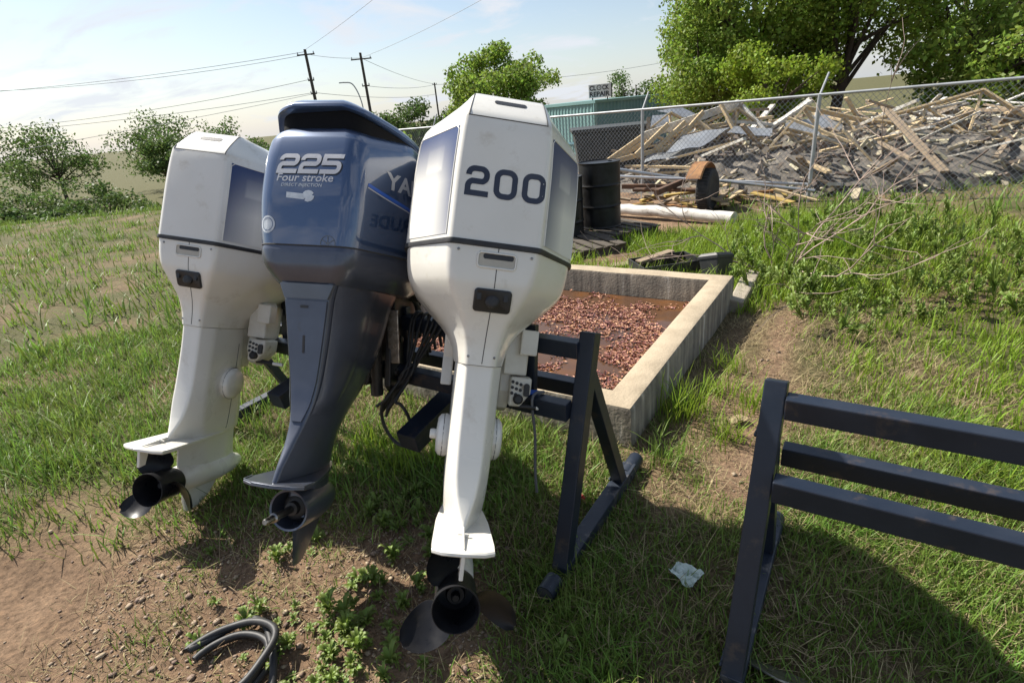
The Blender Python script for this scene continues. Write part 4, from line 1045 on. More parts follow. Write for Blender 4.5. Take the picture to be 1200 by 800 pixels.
for k, (x, y) in enumerate(spots):
    o = bpy.data.objects.new('weed', WM[k % 5]); COL.objects.link(o); x += rw.normal(0, .015); y += rw.normal(0, .015)
    o.location = (x, y, ground_z(x, y) - .003); o.rotation_euler = (0, 0, rw.uniform(0, 6.28)); q = rw.uniform(.6, 1.35); o.scale = (q, q, q)
    tag(o, 'small broad-leafed weed sprouting from the bare dirt', 'weed', 'weeds on the bare dirt')
# leafy ground cover on the bank
V = []; F = []
for k in range(420):
    x, y = rw.uniform(1.95, 4.6), rw.uniform(3.3, 6.6)
    if x < 1.72 + .42 * (y - 4.0) or blocked(x, y, .1): continue
    me = WM[k % 5]; q = rw.uniform(.9, 1.9); M_ = Matrix.Translation((x, y, ground_z(x, y) + rw.uniform(0, .14))) @ Matrix.Rotation(rw.uniform(0, 6.28), 4, 'Z') @ Matrix.Rotation(rw.normal(0, .4), 4, 'X') @ Matrix.Diagonal((q, q, q * 1.9, 1))
    b = len(V); V += [tuple(M_ @ p.co) for p in me.vertices]; F += [tuple(b + i for i in f.vertices) for f in me.polygons]
me = bpy.data.meshes.new('leafy_ground_cover'); me.from_pydata(V, [], F); me.shade_smooth()
tag(link('leafy_ground_cover', me, WEED), 'lush leafy weeds covering the bank behind the far basin corner', 'weeds', kind='stuff')
# ================================================================ things near the stand
def gz(x, y): return ground_z(x, y)
CABLE = RUBBER
ca = thing('cable_bundle', 'black cables looped over the stand rail between the two motors', 'cable', (-.35, 2.15, .8))
def cable(par, pts, r=.008, material=CABLE, nm='strand', k=8):
    q = MB(); q.tube(catmull(pts, k), r, 8); return q.build(nm, material, par, smooth=60)
KO = Vector((.262, 1.754, .80)); FR = -SD
rc = np.random.RandomState(4)
o0 = Vector((-.35, 2.15, .8))
pin = KO + SW * .775 + FR * .150 + Vector((0, 0, -.19))
for i in range(7):
    top = KO + SW * (.63 + .030 * i + rc.uniform(-.008, .008)); jit = lambda s: Vector(rc.normal(0, s, 3))
    end = KO + SW * (.87 + .012 * i) + FR * .19 + Vector((0, 0, -.34 - .02 * (i % 3)))
    pts = [top + SD * .036 + Vector((0, 0, -.05 - .02 * i)), top + SD * .030 + Vector((0, 0, .022)), top + Vector((0, 0, .042 + .004 * (i % 2))), top + FR * .036 + Vector((0, 0, .008)),
           top.lerp(pin, .55) + FR * .01 + jit(.006), pin + jit(.010), pin.lerp(end, .5) + jit(.010), end]
    cable(ca, [p - o0 for p in pts], .0068)
c0 = KO + SW * .80 + FR * .22 + Vector((0, 0, -.37)); lp = []
for a in np.linspace(-75, 245, 22): lp.append(c0 + SW * (-.085 * math.cos(R(a))) + Vector((0, 0, -.115 * math.sin(R(a)))) - o0)
cable(ca, [pin + SW * (-.02) - o0] + lp + [pin + SW * .02 - o0], .0072, nm='hanging_loop', k=4)
cable(ca, [KO + SW * .66 + FR * .02 + Vector((0, 0, .16)) - o0, KO + SW * .60 + FR * .05 + Vector((0, 0, .09)) - o0, KO + SW * .55 + FR * .06 + Vector((0, 0, .035)) - o0, KO + SW * .50 + FR * .04 + Vector((0, 0, .01)) - o0], .011, nm='sheath')
# grey cable over the lower rail by the bracket
gc = thing('hanging_cable', 'thin grey cable hanging over the lower rail beside the white motor bracket', 'cable', (.1, 1.8, .6))
b = Vector((.204, 1.673, .600)) + SW * .165; o0 = Vector((.1, 1.8, .6))
cable(gc, [b + SD * .02 + Vector((.02, 0, .037)) - o0, b + Vector((0, 0, .044)) - o0, b + FR * .031 + Vector((0, 0, .02)) - o0, b + FR * .034 + Vector((.002, 0, -.12)) - o0, b + FR * .05 + Vector((0, 0, -.26)) - o0, b + FR * .06 + Vector((.004, 0, -.36)) - o0], .0055, mat('grey_cable', (.14, .14, .15), .6), 'strand')
q = MB(); q.bar(b + SW * .035 + SD * .01 + Vector((0, 0, .036)) - o0, b + SW * .005 + SD * .01 + Vector((0, 0, .040)) - o0, .03, .008); q.build('blue_tie', mat('blue_tape', (.03, .12, .55), .5), gc, bevel=.002)
# black hoses at the lower left
ho = thing('hose_coil', 'black rubber hose lying in loops on the dirt', 'hose', (-1.02, 1.27, gz(-1.02, 1.27)))
for i, (rr_, ph, dz) in enumerate(((.135, 0, .014), (.120, .3, .032), (.150, .15, .050))):
    pts = [(rr_ * (1 + .08 * math.sin(3 * a)) * math.cos(a + ph), .9 * rr_ * math.sin(a + ph), dz + .03 * max(0, math.cos(a)) * (i == 2)) for a in np.linspace(-2.4, 2.6, 22)]
    if i == 2: pts += [(.02, .17, .03), (.14, .02, .05), (.175, -.10, .02)]
    cable(ho, pts, .0125, RUBBER, 'loop', 4)
q = MB(); q.tube([(.172, -.09, .025), (.185, -.128, .015)], .016, 12); q.build('hose_fitting', STEEL, ho, smooth=40)
# crumpled paper on the grass
def crumple(name, label, x, y, sx, sy, seed, material, hgt=.02, rz=.5):
    r = np.random.RandomState(seed); n = 7; V = []
    for j in range(n):
        for i in range(n):
            u, v = i / (n - 1) - .5, j / (n - 1) - .5
            V.append(((u + r.normal(0, .03)) * sx * (1 - .35 * abs(v)), (v + r.normal(0, .03)) * sy, hgt * (abs(math.sin(5 * u + 2 * v)) + r.uniform(0, .55)) + .02))
    F = [(j * n + i, j * n + i + 1, (j + 1) * n + i + 1, (j + 1) * n + i) for j in range(n - 1) for i in range(n - 1)]
    V2 = V + [(a, b, c - .0015) for a, b, c in V]; m = n * n; F2 = F + [tuple(m + i for i in q[::-1]) for q in F]
    per = list(range(n)) + [n * j + n - 1 for j in range(1, n)] + [n * (n - 1) + i for i in range(n - 2, -1, -1)] + [n * j for j in range(n - 2, 0, -1)]
    for i in range(len(per)):
        a, b = per[i], per[(i + 1) % len(per)]; F2.append((a, b, b + m, a + m))
    me = bpy.data.meshes.new(name); me.from_pydata(V2, [], F2); o = link(name, me, material); o.location = (x, y, gz(x, y)); o.rotation_euler = (0, 0, rz)
    return o
PAPER = mat('faded_paper', (.60, .66, .60), .8, col2=(.42, .50, .45), scale=40, dirt=(.25, .3, .2), dirt_scale=30)
tag(crumple('paper_scrap', '', .53, 1.44, .085, .095, 3, PAPER, .025, .7), 'crumpled pale green paper scrap lying in the shaded grass', 'litter')
tag(crumple('foil_scrap', '', -.30, 2.16, .10, .07, 5, mat('dull_foil', (.45, .45, .46), .4, metal=.7), .03, .2), 'dull grey foil scrap in the grass behind the white motor leg', 'litter')
tag(crumple('dead_leaf_scrap', '', 1.13, 2.42, .10, .06, 8, DRY, .015, .2), 'pale dry leaf scrap on the dirt strip right of the basin', 'litter')
tag(crumple('red_scrap', '', .235, 1.93, .035, .03, 9, mat('red_plastic', (.45, .05, .03), .5), .012, .2), 'tiny red plastic scrap behind the stand leg', 'litter')
# flat metal plate standing at the foot of the second stand
mp_ = MB(); mp_.prism([(-.10, .0), (.16, .0), (.16, .06), (.02, .075), (-.06, .05)], -.003, .003, lambda a, b, t: Vector((a, t, b)))
o = mp_.build('metal_plate', STEEL, None, bevel=.001); o.location = (.68, 1.10, gz(.66, 1.10) + .012); o.rotation_euler = (R(60), 0, R(-35)); tag(o, 'bare flat metal plate lying at the foot of the empty stand', 'metal plate')

# ================================================================ behind the basin
DRUM = mat('black_drum', (.007, .007, .008), .42, spec=.25, col2=(.020, .020, .022), scale=5, rvar=.1, bump=.03, bscale=25, dirt=(.06, .055, .05), dirt_scale=6, dirt_lo=.62, dirt_hi=.85)
PALW = mat('grey_pallet_wood', (.10, .082, .062), .9, col2=(.055, .045, .035), scale=9, stretch=(1, 8, 8), bump=.3, bscale=40)
def pallet(label, x, y, rz):
    t = thing('pallet', label, 'pallet', (x, y, gz(x, y) + .005), rz)
    for yy in (-.46, 0, .46): MB().box((0, yy, .055), (1.1, .04, .09)).build('runner', PALW, t, bevel=.004)
    for k in range(7): MB().box((-.50 + k * .1667, RNG.uniform(-.01, .01), .111), (.11, 1.02, .019)).build('slat', PALW, t, bevel=.003)
    return t
p1_ = pallet('grey wooden pallet under the black drum', 1.48, 7.72, R(28))
p2_ = pallet('grey wooden pallet with no load in front of the drum pallet', .84, 6.95, R(20))
def drum(label, x, y, z):
    t = thing('oil_drum', label, 'drum', (x, y, z))
    pr = [(.285, .0), (.292, .008), (.285, .02)] + [(.284 + .009 * math.exp(-((h - hh) / .010) ** 2), h) for h in np.linspace(.03, .86, 60) for hh in [min((.30, .58), key=lambda q: abs(q - h))]] + [(.285, .868), (.293, .876), (.293, .884), (.282, .885), (.278, .872), (.27, .868)]
    MB().lathe(pr, (0, 0, 0), 'Z', 40).build('shell', DRUM, t, smooth=40)
    MB().lathe([(.03, .868), (.03, .878), (.02, .880)], (.16, .05, 0), 'Z', 12).build('bung', DRUM, t, smooth=40)
    return t
drum('black steel drum standing on the pallet against the chain-link background', 1.44, 7.86, gz(1.48, 7.72) + .127)
drum('black steel drum half hidden behind the white cowl', .86, 7.55, gz(.86, 7.55) + .001)
BOXM = mat('black_tote', (.018, .018, .02), .5, col2=(.03, .03, .03), scale=9, dirt=(.12, .10, .08), dirt_scale=5)
def tray(label, x, y, rz, L, W_, H, tilt=0):
    t = thing('plastic_tray', label, 'tray', (x, y, gz(x, y) + .02), rz); t.rotation_euler = (R(tilt), 0, rz)
    MB().box((0, 0, .012), (L - .02, W_ - .02, .02)).build('tray_floor', BOXM, t)
    for sx in (-1, 1): MB().box((sx * (L / 2 - .006), 0, H / 2), (.012, W_, H)).build('tray_side', BOXM, t, bevel=.002)
    for sy in (-1, 1): MB().box((0, sy * (W_ / 2 - .006), H / 2), (L - .026, .012, H)).build('tray_side', BOXM, t, bevel=.002)
    return t
tray('open black plastic tray of scraps on the grass behind the basin', 1.62, 5.35, R(8), .62, .40, .16)
bx = thing('battery_box', 'black plastic battery box lying tipped behind the basin corner', 'box', (2.03, 5.02, gz(2.03, 5.02) + .035)); bx.rotation_euler = (R(-14), R(12), R(38))
MB().loft([[Vector((sx * a, sy * b, z)) for sx, sy in ((-1, -1), (1, -1), (1, 1), (-1, 1))] for z, a, b in ((0, .135, .085), (.17, .145, .095))]).build('case', BOXM, bx, bevel=.008)
MB().loft([[Vector((sx * a, sy * b, z)) for sx, sy in ((-1, -1), (1, -1), (1, 1), (-1, 1))] for z, a, b in ((.168, .152, .102), (.20, .152, .102), (.225, .13, .08))]).build('lid', BOXM, bx, bevel=.006)
OLDW = mat('weathered_board', (.30, .23, .155), .9, col2=(.20, .150, .10), scale=7, stretch=(1, 6, 6), bump=.25, bscale=40)
PALEW = mat('fresh_broken_lumber', (.52, .40, .235), .85, col2=(.40, .30, .17), scale=5, stretch=(1, 6, 6), bump=.2, bscale=30)
WHITEW = mat('white_painted_board', (.62, .61, .57), .7, col2=(.42, .38, .31), scale=6, bump=.2, bscale=30)
GALV = mat('galvanised_sheet', (.40, .42, .44), .45, metal=.6, col2=(.30, .31, .32), scale=3, rvar=.12)
def board(label, a, b, wd, tk, material, group=None, upv=(0, 0, 1), nm='board'):
    a, b = Vector(a), Vector(b); c = (a + b) / 2; q = MB(); q.bar(a - c, b - c, wd, tk, upv)
    o = q.build(nm, material, None, bevel=min(.004, tk * .2)); o.location = c; return tag(o, label, 'board', group)
board('dry grey board lying across the black tray', (1.35, 5.35, .085), (1.75, 5.55, .11), .09, .02, OLDW)
board('weathered plank on the ground between pallets and basin', (1.2, 5.9, gz(1.2, 5.9) + .02), (2.0, 5.95, gz(2, 5.95) + .025), .14, .025, OLDW)
q = MB(); q.loft([[Vector((-.06, -.5, -.1)), Vector((.07, -.5, -.1)), Vector((.06, -.5, .10)), Vector((-.05, -.5, .11))], [Vector((-.07, .1, -.1)), Vector((.08, .1, -.1)), Vector((.07, .1, .12)), Vector((-.06, .1, .11))], [Vector((-.05, .55, -.1)), Vector((.07, .5, -.1)), Vector((.06, .5, .07)), Vector((-.04, .55, .06))]])
o = q.build('concrete_curb', CONC, None, bevel=.012); o.location = (2.07, 4.52, gz(2.07, 4.52) + .0); o.rotation_euler = (0, R(6), R(-32)); tag(o, 'broken pale concrete curb piece beyond the far basin corner', 'curb')
# long wrapped white pipe
def rod(nm, label, a, b, r, material, cat, n=14, group=None, wob=0.0, seed=0):
    a, b = Vector(a), Vector(b); c = (a + b) / 2; rr = np.random.RandomState(seed); q = MB(); m = 24 if wob else 2
    pts = [(a - c).lerp(b - c, i / (m - 1)) + Vector((0, 0, rr.normal(0, wob) if wob else 0)) for i in range(m)]
    rs = [r * (1 + (rr.uniform(-.10, .06) if wob else 0)) for _ in range(m)]
    q.tube(pts, rs, n); o = q.build(nm, material, None, smooth=40); o.location = c; return tag(o, label, cat, group)
WRAP = mat('white_wrap', (.60, .575, .53), .75, col2=(.46, .43, .39), scale=4, dirt=(.16, .12, .09), dirt_scale=5, dirt_lo=.55, dirt_hi=.7)
rod('wrapped_pipe', 'thick white wrapped pipe lying on the dirt in front of the wheel', (1.75, 9.65, -.08), (3.22, 7.5, -.04), .085, WRAP, 'pipe', 16, wob=.006, seed=2)
rod('metal_tube', 'thin pale metal tube lying in front of the wheel', (1.60, 9.95, .44), (5.2, 9.2, .02), .024, mat('pale_tube', (.62, .62, .62), .4, metal=.3), 'tube')
rod('metal_tube', 'grey metal tube propped under the rusty fender', (1.60, 10.2, .60), (3.68, 9.6, .14), .030, GALV, 'tube')
rod('metal_tube', 'short grey metal tube lying right of the wheel', (3.75, 9.35, .20), (5.0, 8.7, .0), .026, GALV, 'tube')
# trailer wheel with rusty fender
RUST = mat('rusty_orange_steel', (.34, .165, .055), .75, col2=(.20, .090, .035), scale=9, bump=.15, bscale=50, dirt=(.10, .045, .02), dirt_scale=8)
OLDRUST = mat('dark_rusty_steel', (.13, .065, .035), .85, col2=(.075, .045, .03), scale=9)
TYRE = mat('old_tyre', (.022, .021, .021), .8, col2=(.045, .042, .04), scale=12, bump=.1, bscale=60)
tx, ty = 3.42, 9.05
tr = thing('trailer_axle', 'old black trailer wheel with rusty orange fender and axle', 'trailer', (tx, ty, gz(tx, ty)), R(-38))
prof = [(.20, -.085), (.25, -.10), (.30, -.098), (.325, -.085), (.333, -.05), (.335, 0), (.333, .05), (.325, .085), (.30, .098), (.25, .10), (.20, .085)]
MB().lathe(prof, (0, 0, .335), 'X', 36).build('tyre', TYRE, tr, smooth=40)
rim_ = MB().lathe([(.03, -.03), (.10, -.05), (.17, -.03), (.205, -.08), (.205, .08), (.17, .03), (.03, .02)], (0, 0, .335), 'X', 28).build('rim', RUST, tr, smooth=40)
tg = MB()
for k in range(40):
    a = 2 * math.pi * k / 40; tg.box((0, .338 * math.cos(a), .335 + .338 * math.sin(a)), (.15, .022, .012), Matrix.Rotation(a - math.pi / 2, 3, 'X'))
tag(tg.build('tread', TYRE, tr), kind='stuff')
fe = MB(); rings = []
for a in np.linspace(40, 150, 22):
    rr_ = .40; ring = []
    for xx, dr in ((-.24, -.02), (-.22, .018), (.0, .018), (.02, 0), (.0, .006), (-.22, .006)): ring.append(Vector((xx, (rr_ + dr) * 1.12 * math.cos(R(a)), .36 + (rr_ + dr) * math.sin(R(a)))))
    rings.append(ring)
fe.loft(rings).build('fender', RUST, tr, smooth=35)
MB().tube([(-1.3, 0, .335), (-.05, 0, .335)], .035, 10).build('axle', OLDRUST, tr, smooth=40)
MB().box((-.55, 0, .42), (.08, 1.6, .09)).build('frame_rail', OLDRUST, tr, bevel=.006)
MB().box((-1.1, .2, .36), (1.0, .07, .08)).build('cross_member', OLDRUST, tr, bevel=.006)

# debris lying in front of the fence
YEL = mat('yellow_scrap', (.42, .30, .085), .7, col2=(.30, .20, .06), scale=6)
rd_ = np.random.RandomState(17)
for k in range(34):
    x = rd_.uniform(1.7, 5.0); y = 10.0 - .55 * (x - 1.7) * .8 + rd_.uniform(-.2, .75); L = rd_.uniform(.2, .75); a = rd_.uniform(0, 3.14); z = gz(x, y) + rd_.uniform(.03, .22); dz = rd_.uniform(-.10, .10)
    m_ = (YEL, OLDW, RUST, PALEW, OLDW)[k % 5]
    lab = {YEL: 'short yellow scrap board in the debris along the fence foot', OLDW: 'short grey weathered board in the debris along the fence foot', RUST: 'short rusty steel strip in the debris along the fence foot', PALEW: 'short pale broken board in the debris along the fence foot'}[m_]
    board(lab, (x - L / 2 * math.cos(a), y - L / 2 * math.sin(a), z - dz), (x + L / 2 * math.cos(a), y + L / 2 * math.sin(a), z + dz), rd_.uniform(.05, .13), rd_.uniform(.02, .05), m_, 'scraps along the fence foot')

# ================================================================ chain-link fence
F0 = Vector((-13.0, 26.2, 0)); FD = Vector((6.64, -6.4, 0)).normalized(); P753 = Vector((2.85, 10.97, 0))
FLL, FLR = -12.0, 12.0
ZT = 1.395
GALVP = mat('galvanised_pipe', (.42, .43, .44), .5, metal=.5, col2=(.33, .34, .35), scale=5)
GALVW = mat('galvanised_wire', (.36, .37, .38), .45, metal=.6)
fence = thing('chain_link_fence', 'tall chain-link fence with pipe posts and an outward bent post top', 'fence', P753)
def fz(s): p = P753 + FD * s; return ground_z(p.x, p.y)
for s_ in np.arange(-12, 12.1, 3.0):
    q = MB(); q.tube([FD * s_ + Vector((0, 0, fz(s_) - .05)), FD * s_ + Vector((0, 0, ZT + .01))], .030, 10); po = q.build('post', GALVP, fence, smooth=40)
    nrm = Vector((-FD.y, FD.x, 0)) 
    q = MB(); q.tube([FD * s_ + Vector((0, 0, ZT)), FD * s_ + nrm * .12 + FD * .06 + Vector((0, 0, ZT + .30))], .016, 8); q.build('barb_arm', GALVP, po, smooth=40)
q = MB(); q.tube([FD * FLL + Vector((0, 0, ZT)), FD * FLR + Vector((0, 0, ZT))], .022, 10); q.build('top_rail', GALVP, fence, smooth=40)
q = MB(); wr = .0030; pitch = .082; H = None
s_ = FLL
lo = -.34
Hh = ZT - .01 - lo
while s_ < FLR + Hh:
    for sg in (1, -1):
        a, b = s_, s_ - Hh * sg * .95
        # keep the wire inside the fence length
        pa, pb = Vector((0, 0, ZT - .01)) + FD * a, Vector((0, 0, lo)) + FD * b
        if FLL <= a <= FLR and FLL <= b <= FLR: q.tube([pa, pb], wr, 3, cap=False)
    s_ += pitch
tag(q.build('chain_link_mesh', GALVW, fence, smooth=80), kind='stuff')
# ================================================================ demolition heap behind the fence
DEB = mat('heap_debris', (.085, .074, .064), .95, col2=(.17, .15, .125), scale=5.0, detail=9, bump=.8, bscale=9)
V = []; F = []; n = 56; hx, hy = 15.0, 9.0; cx, cy = 8.2, 13.2
for j in range(n + 1):
    for i in range(n + 1):
        x = cx - hx / 2 + hx * i / n; y = cy - hy / 2 + hy * j / n; u, v = (x - cx) / (hx / 2), (y - cy) / (hy / 2)
        e = max(0, 1 - (abs(u) ** 2.2 + abs(v) ** 2.2)); fd = (Vector((x, y, 0)) - P753); beh = fd.x * (-FD.y) + fd.y * FD.x
        h = .85 * e ** .6 * sst(.15, 1.4, beh) * sst(2.0, 4.4, x)
        h += (.30 * mnoise.noise(Vector((x * 1.2, y * 1.2, 2))) + .18 * mnoise.noise(Vector((x * 3.7, y * 3.7, 5)))) * min(1, h)
        V.append((x - cx, y - cy, ground_z(x, y) + h - .06))
F = [(j * (n + 1) + i, j * (n + 1) + i + 1, (j + 1) * (n + 1) + i + 1, (j + 1) * (n + 1) + i) for j in range(n) for i in range(n)]
me = bpy.data.meshes.new('debris_heap'); me.from_pydata(V, [], F); o = link('debris_heap', me, DEB); o.location = (cx, cy, 0)
tag(o, 'heap of grey demolition debris behind the chain-link fence', 'debris heap', kind='stuff')
def heap_z(x, y):
    fd = (Vector((x, y, 0)) - P753); beh = fd.x * (-FD.y) + fd.y * FD.x; u, v = (x - cx) / (hx / 2), (y - cy) / (hy / 2); e = max(0, 1 - (abs(u) ** 2.2 + abs(v) ** 2.2))
    return ground_z(x, y) + .85 * e ** .6 * sst(.15, 1.4, beh) * sst(2.0, 4.4, x)
TRUSS = [((2.33, 12.20, 0.37), (3.26, 12.60, 0.82)), ((2.55, 12.30, 0.38), (3.35, 12.60, 0.73)), ((3.26, 12.60, 0.82), (5.61, 13.20, 1.29)), ((2.33, 12.20, 0.37), (3.95, 12.40, 0.58)), ((3.47, 12.30, 0.54), (4.24, 12.70, 1.03)), ((3.02, 12.20, 0.48), (3.83, 12.60, 1.02)), ((3.87, 12.40, 0.58), (4.70, 12.90, 1.19))]
roof = thing('roof_frame', 'collapsed pale roof frame leaning on the debris heap behind the fence post', 'roof frame', (3.3, 12.4, 0))
for k, (a, b) in enumerate(TRUSS):
    c = Vector((3.3, 12.4, 0)); q = MB(); q.bar(Vector(a) - c, Vector(b) - c, .045, .10 if k != 2 else .16); q.build('rafter', PALEW if k != 2 else WHITEW, roof, bevel=.004)
def truss(label, o, rz, tilt, span, rise, seed):
    t = thing('roof_truss', label, 'roof truss', o, rz); t.rotation_euler = (R(tilt), R(np.random.RandomState(seed).normal(0, 7)), rz)
    P = [(-span / 2, 0), (-span / 4, 0), (0, 0), (span / 4, 0), (span / 2, 0)]; Q = [(-span / 4, rise / 2), (0, rise), (span / 4, rise / 2)]
    for a, b in ((P[0], P[4]), (P[0], Q[1]), (P[4], Q[1])): q = MB(); q.bar((a[0], 0, a[1]), (b[0], 0, b[1]), .04, .09, (0, 1, 0)); q.build('chord', PALEW, t, bevel=.004)
    for a, b in ((P[1], Q[0]), (Q[0], P[2]), (P[2], Q[1]), (P[2], Q[2]), (Q[2], P[3])): q = MB(); q.bar((a[0], .042, a[1]), (b[0], .042, b[1]), .04, .07, (0, 1, 0)); q.build('web', PALEW, t, bevel=.004)
    return t
truss('pale roof truss leaning upright at the crest of the debris heap', (5.3, 12.7, heap_z(5.3, 12.7) + .0), R(-12), -22, 2.6, .75, 1)
truss('pale roof truss lying flatter in front of the crest of the debris heap', (6.7, 11.4, heap_z(6.7, 11.4) + .05), R(18), -48, 3.0, .85, 2)
truss('pale roof truss at the far end of the debris heap beside the fence', (8.9, 10.6, heap_z(8.9, 10.6) + .0), R(-30), -35, 3.2, .9, 3)
truss('pale roof truss half sunk behind the collapsed roof frame', (4.2, 13.4, heap_z(4.2, 13.4) + .1), R(8), -15, 2.4, .7, 4)
LOOSE = [((5.10, 13.00, 1.35), (5.28, 12.60, 0.78)), ((5.65, 13.20, 1.27), (5.22, 12.80, 0.67)), ((5.65, 13.20, 1.27), (5.94, 12.60, 0.72)), ((4.57, 13.00, 0.87), (6.30, 13.00, 0.94)), ((3.49, 12.90, 0.59), (3.54, 13.10, 1.18)), ((5.24, 13.00, 0.95), (6.17, 12.70, 0.80)), ((4.53, 12.80, 1.05), (4.83, 12.50, 0.73)), ((5.23, 11.90, -0.10), (5.68, 11.60, 0.44)), ((5.31, 12.20, 0.13), (6.05, 12.00, 0.38)), ((5.18, 12.20, 0.28), (5.84, 12.10, 0.30)), ((5.45, 13.30, 1.14), (6.43, 13.50, 1.09)), ((6.12, 12.70, 0.73), (7.24, 13.20, 1.19)), ((6.23, 12.40, 0.56), (7.73, 12.80, 0.85)), ((6.26, 11.80, 0.07), (7.77, 12.00, 0.43)), ((6.87, 12.30, 0.24), (7.27, 12.90, 1.15)), ((5.68, 12.60, 0.51), (7.74, 12.60, 0.59)), ((7.51, 11.80, 0.12), (9.02, 12.60, 0.82))]
for k, (a, b) in enumerate(LOOSE):
    m_, lab = ((PALEW, 'pale broken lumber stick on the debris heap'), (OLDW, 'brown weathered beam on the debris heap'), (WHITEW, 'white painted board on the debris heap'))[k % 3]
    board(lab, a, b, .08 + .05 * (k % 2), .06, m_, 'timbers on the debris heap')
for k in range(130):
    x, y = rd_.uniform(3.2, 12.5), rd_.uniform(9.0, 15.5); fd = (Vector((x, y, 0)) - P753)
    if fd.x * (-FD.y) + fd.y * FD.x < .35: continue
    L = rd_.uniform(.5, 2.3); a = rd_.uniform(0, 3.14); el = rd_.normal(0, .30); z = heap_z(x, y) + rd_.uniform(.0, .30); d = Vector((math.cos(a) * math.cos(el), math.sin(a) * math.cos(el), math.sin(el))) * L / 2; c = Vector((x, y, z))
    m_, lab = ((PALEW, 'pale broken lumber stick on the debris heap'), (OLDW, 'brown weathered beam on the debris heap'), (WHITEW, 'white painted board on the debris heap'))[k % 3]
    board(lab, c - d, c + d, rd_.uniform(.05, .14), rd_.uniform(.02, .06), m_, 'timbers on the debris heap')
V = []; F = []
for k in range(1500):
    x = 3.0 + 10.5 * rd_.rand() ** 1.1; y = rd_.uniform(8.4, 15.5); fd = (Vector((x, y, 0)) - P753)
    if fd.x * (-FD.y) + fd.y * FD.x < .3: continue
    L, wd, tk = rd_.uniform(.05, .34), rd_.uniform(.02, .12), rd_.uniform(.01, .05); a, el = rd_.uniform(0, 6.28), rd_.normal(0, .5)
    d = Vector((math.cos(a) * math.cos(el), math.sin(a) * math.cos(el), math.sin(el))) * L / 2; c = Vector((x, y, heap_z(x, y) + rd_.uniform(-.04, .10) + .16 * mnoise.noise(Vector((x * 2, y * 2, 0)))))
    sd_ = d.cross(Vector((rd_.normal(), rd_.normal(), 1))).normalized() * wd / 2; u_ = sd_.cross(d).normalized() * tk / 2; b = len(V)
    V += [tuple(c + d * i_ + sd_ * j_ + u_ * k_) for k_ in (-1, 1) for j_ in (-1, 1) for i_ in (-1, 1)]
    F += [tuple(b + q for q in f) for f in ((0, 2, 3, 1), (4, 5, 7, 6), (0, 1, 5, 4), (2, 6, 7, 3), (0, 4, 6, 2), (1, 3, 7, 5))]
me = bpy.data.meshes.new('debris_splinters'); me.from_pydata(V, [], F)
m_ = mat('splintered_debris', (.30, .245, .175), .9, col2=(.15, .13, .11), scale=2.5, island=.75)
tag(link('debris_splinters', me, m_), 'splintered boards and rubble fragments covering the debris heap', 'debris', kind='stuff')
SHEETS = [[(3.61, 12.0, 0.51), (4.29, 11.9, 0.55), (5.06, 12.3, 0.84), (4.12, 12.5, 0.78)], [(5.01, 12.3, 0.74), (5.85, 12.0, 0.61), (6.03, 12.4, 0.75), (5.28, 12.6, 0.85)], [(3.13, 11.9, 0.36), (4.26, 11.8, 0.43), (4.31, 12.2, 0.54), (3.27, 12.3, 0.44)], [(3.66, 13.4, 0.94), (4.08, 13.6, 0.94), (4.4, 14.0, 1.2), (3.88, 14.0, 1.18)], [(4.4, 14.0, 1.15), (5.12, 14.0, 1.02), (4.7, 14.3, 1.27), (4.07, 14.3, 1.29)], [(6.3, 12.1, .5), (7.4, 12.0, .6), (7.5, 12.6, .9), (6.4, 12.6, .8)]]
for k, sh_ in enumerate(SHEETS):
    P = [Vector(p) for p in sh_]; c = sum(P, Vector()) / 4; V = []; g_ = 6
    for j in range(g_ + 1):
        for i in range(g_ + 1):
            u, v = i / g_, j / g_; p = P[0].lerp(P[1], u).lerp(P[3].lerp(P[2], u), v); V.append(p - c + Vector((0, 0, .05 * mnoise.noise(p * 2.5))))
    m = len(V); V += [p - Vector((0, 0, .012)) for p in V]; F = [(j * 7 + i, j * 7 + i + 1, j * 7 + i + 8, j * 7 + i + 7) for j in range(6) for i in range(6)]; F += [tuple(m + i for i in q) for q in F]
    q = MB(); q.add(V, F); o = q.build('metal_sheet', GALV, None, smooth=50); o.location = c; tag(o, 'buckled grey sheet metal on the debris heap', 'metal sheet', 'sheets on the debris heap')
# dark skip left of the heap
DUMP = mat('dark_skip_paint', (.022, .025, .024), .6, col2=(.036, .038, .036), scale=4, bump=.1, bscale=14)
sk_ = thing('dumpster', 'dark steel dumpster behind the chain-link fence', 'dumpster', (3.0, 14.6, ground_z(3.0, 14.6)), R(-6)); zt = 1.04 - ground_z(3.0, 14.6)
MB().loft([[Vector((x, y, z)) for x, y in ((-.95 * a, -.8), (.95 * a, -.8), (.95 * a, .8), (-.95 * a, .8))] for z, a in ((.1, .86), (zt - .1, 1.0))]).build('body', DUMP, sk_, bevel=.02)
for x in (-.6, -.2, .2, .6): MB().box((x, -.83, zt * .5), (.07, .055, zt * .8)).build('rib', DUMP, sk_, bevel=.01)
MB().box((0, 0, zt - .05), (2.02, 1.75, .09)).build('lid', DUMP, sk_, bevel=.02)
for x in (-.6, .6): MB().box((x, 0, .05), (.12, 1.3, .10)).build('foot', DUMP, sk_, bevel=.01)
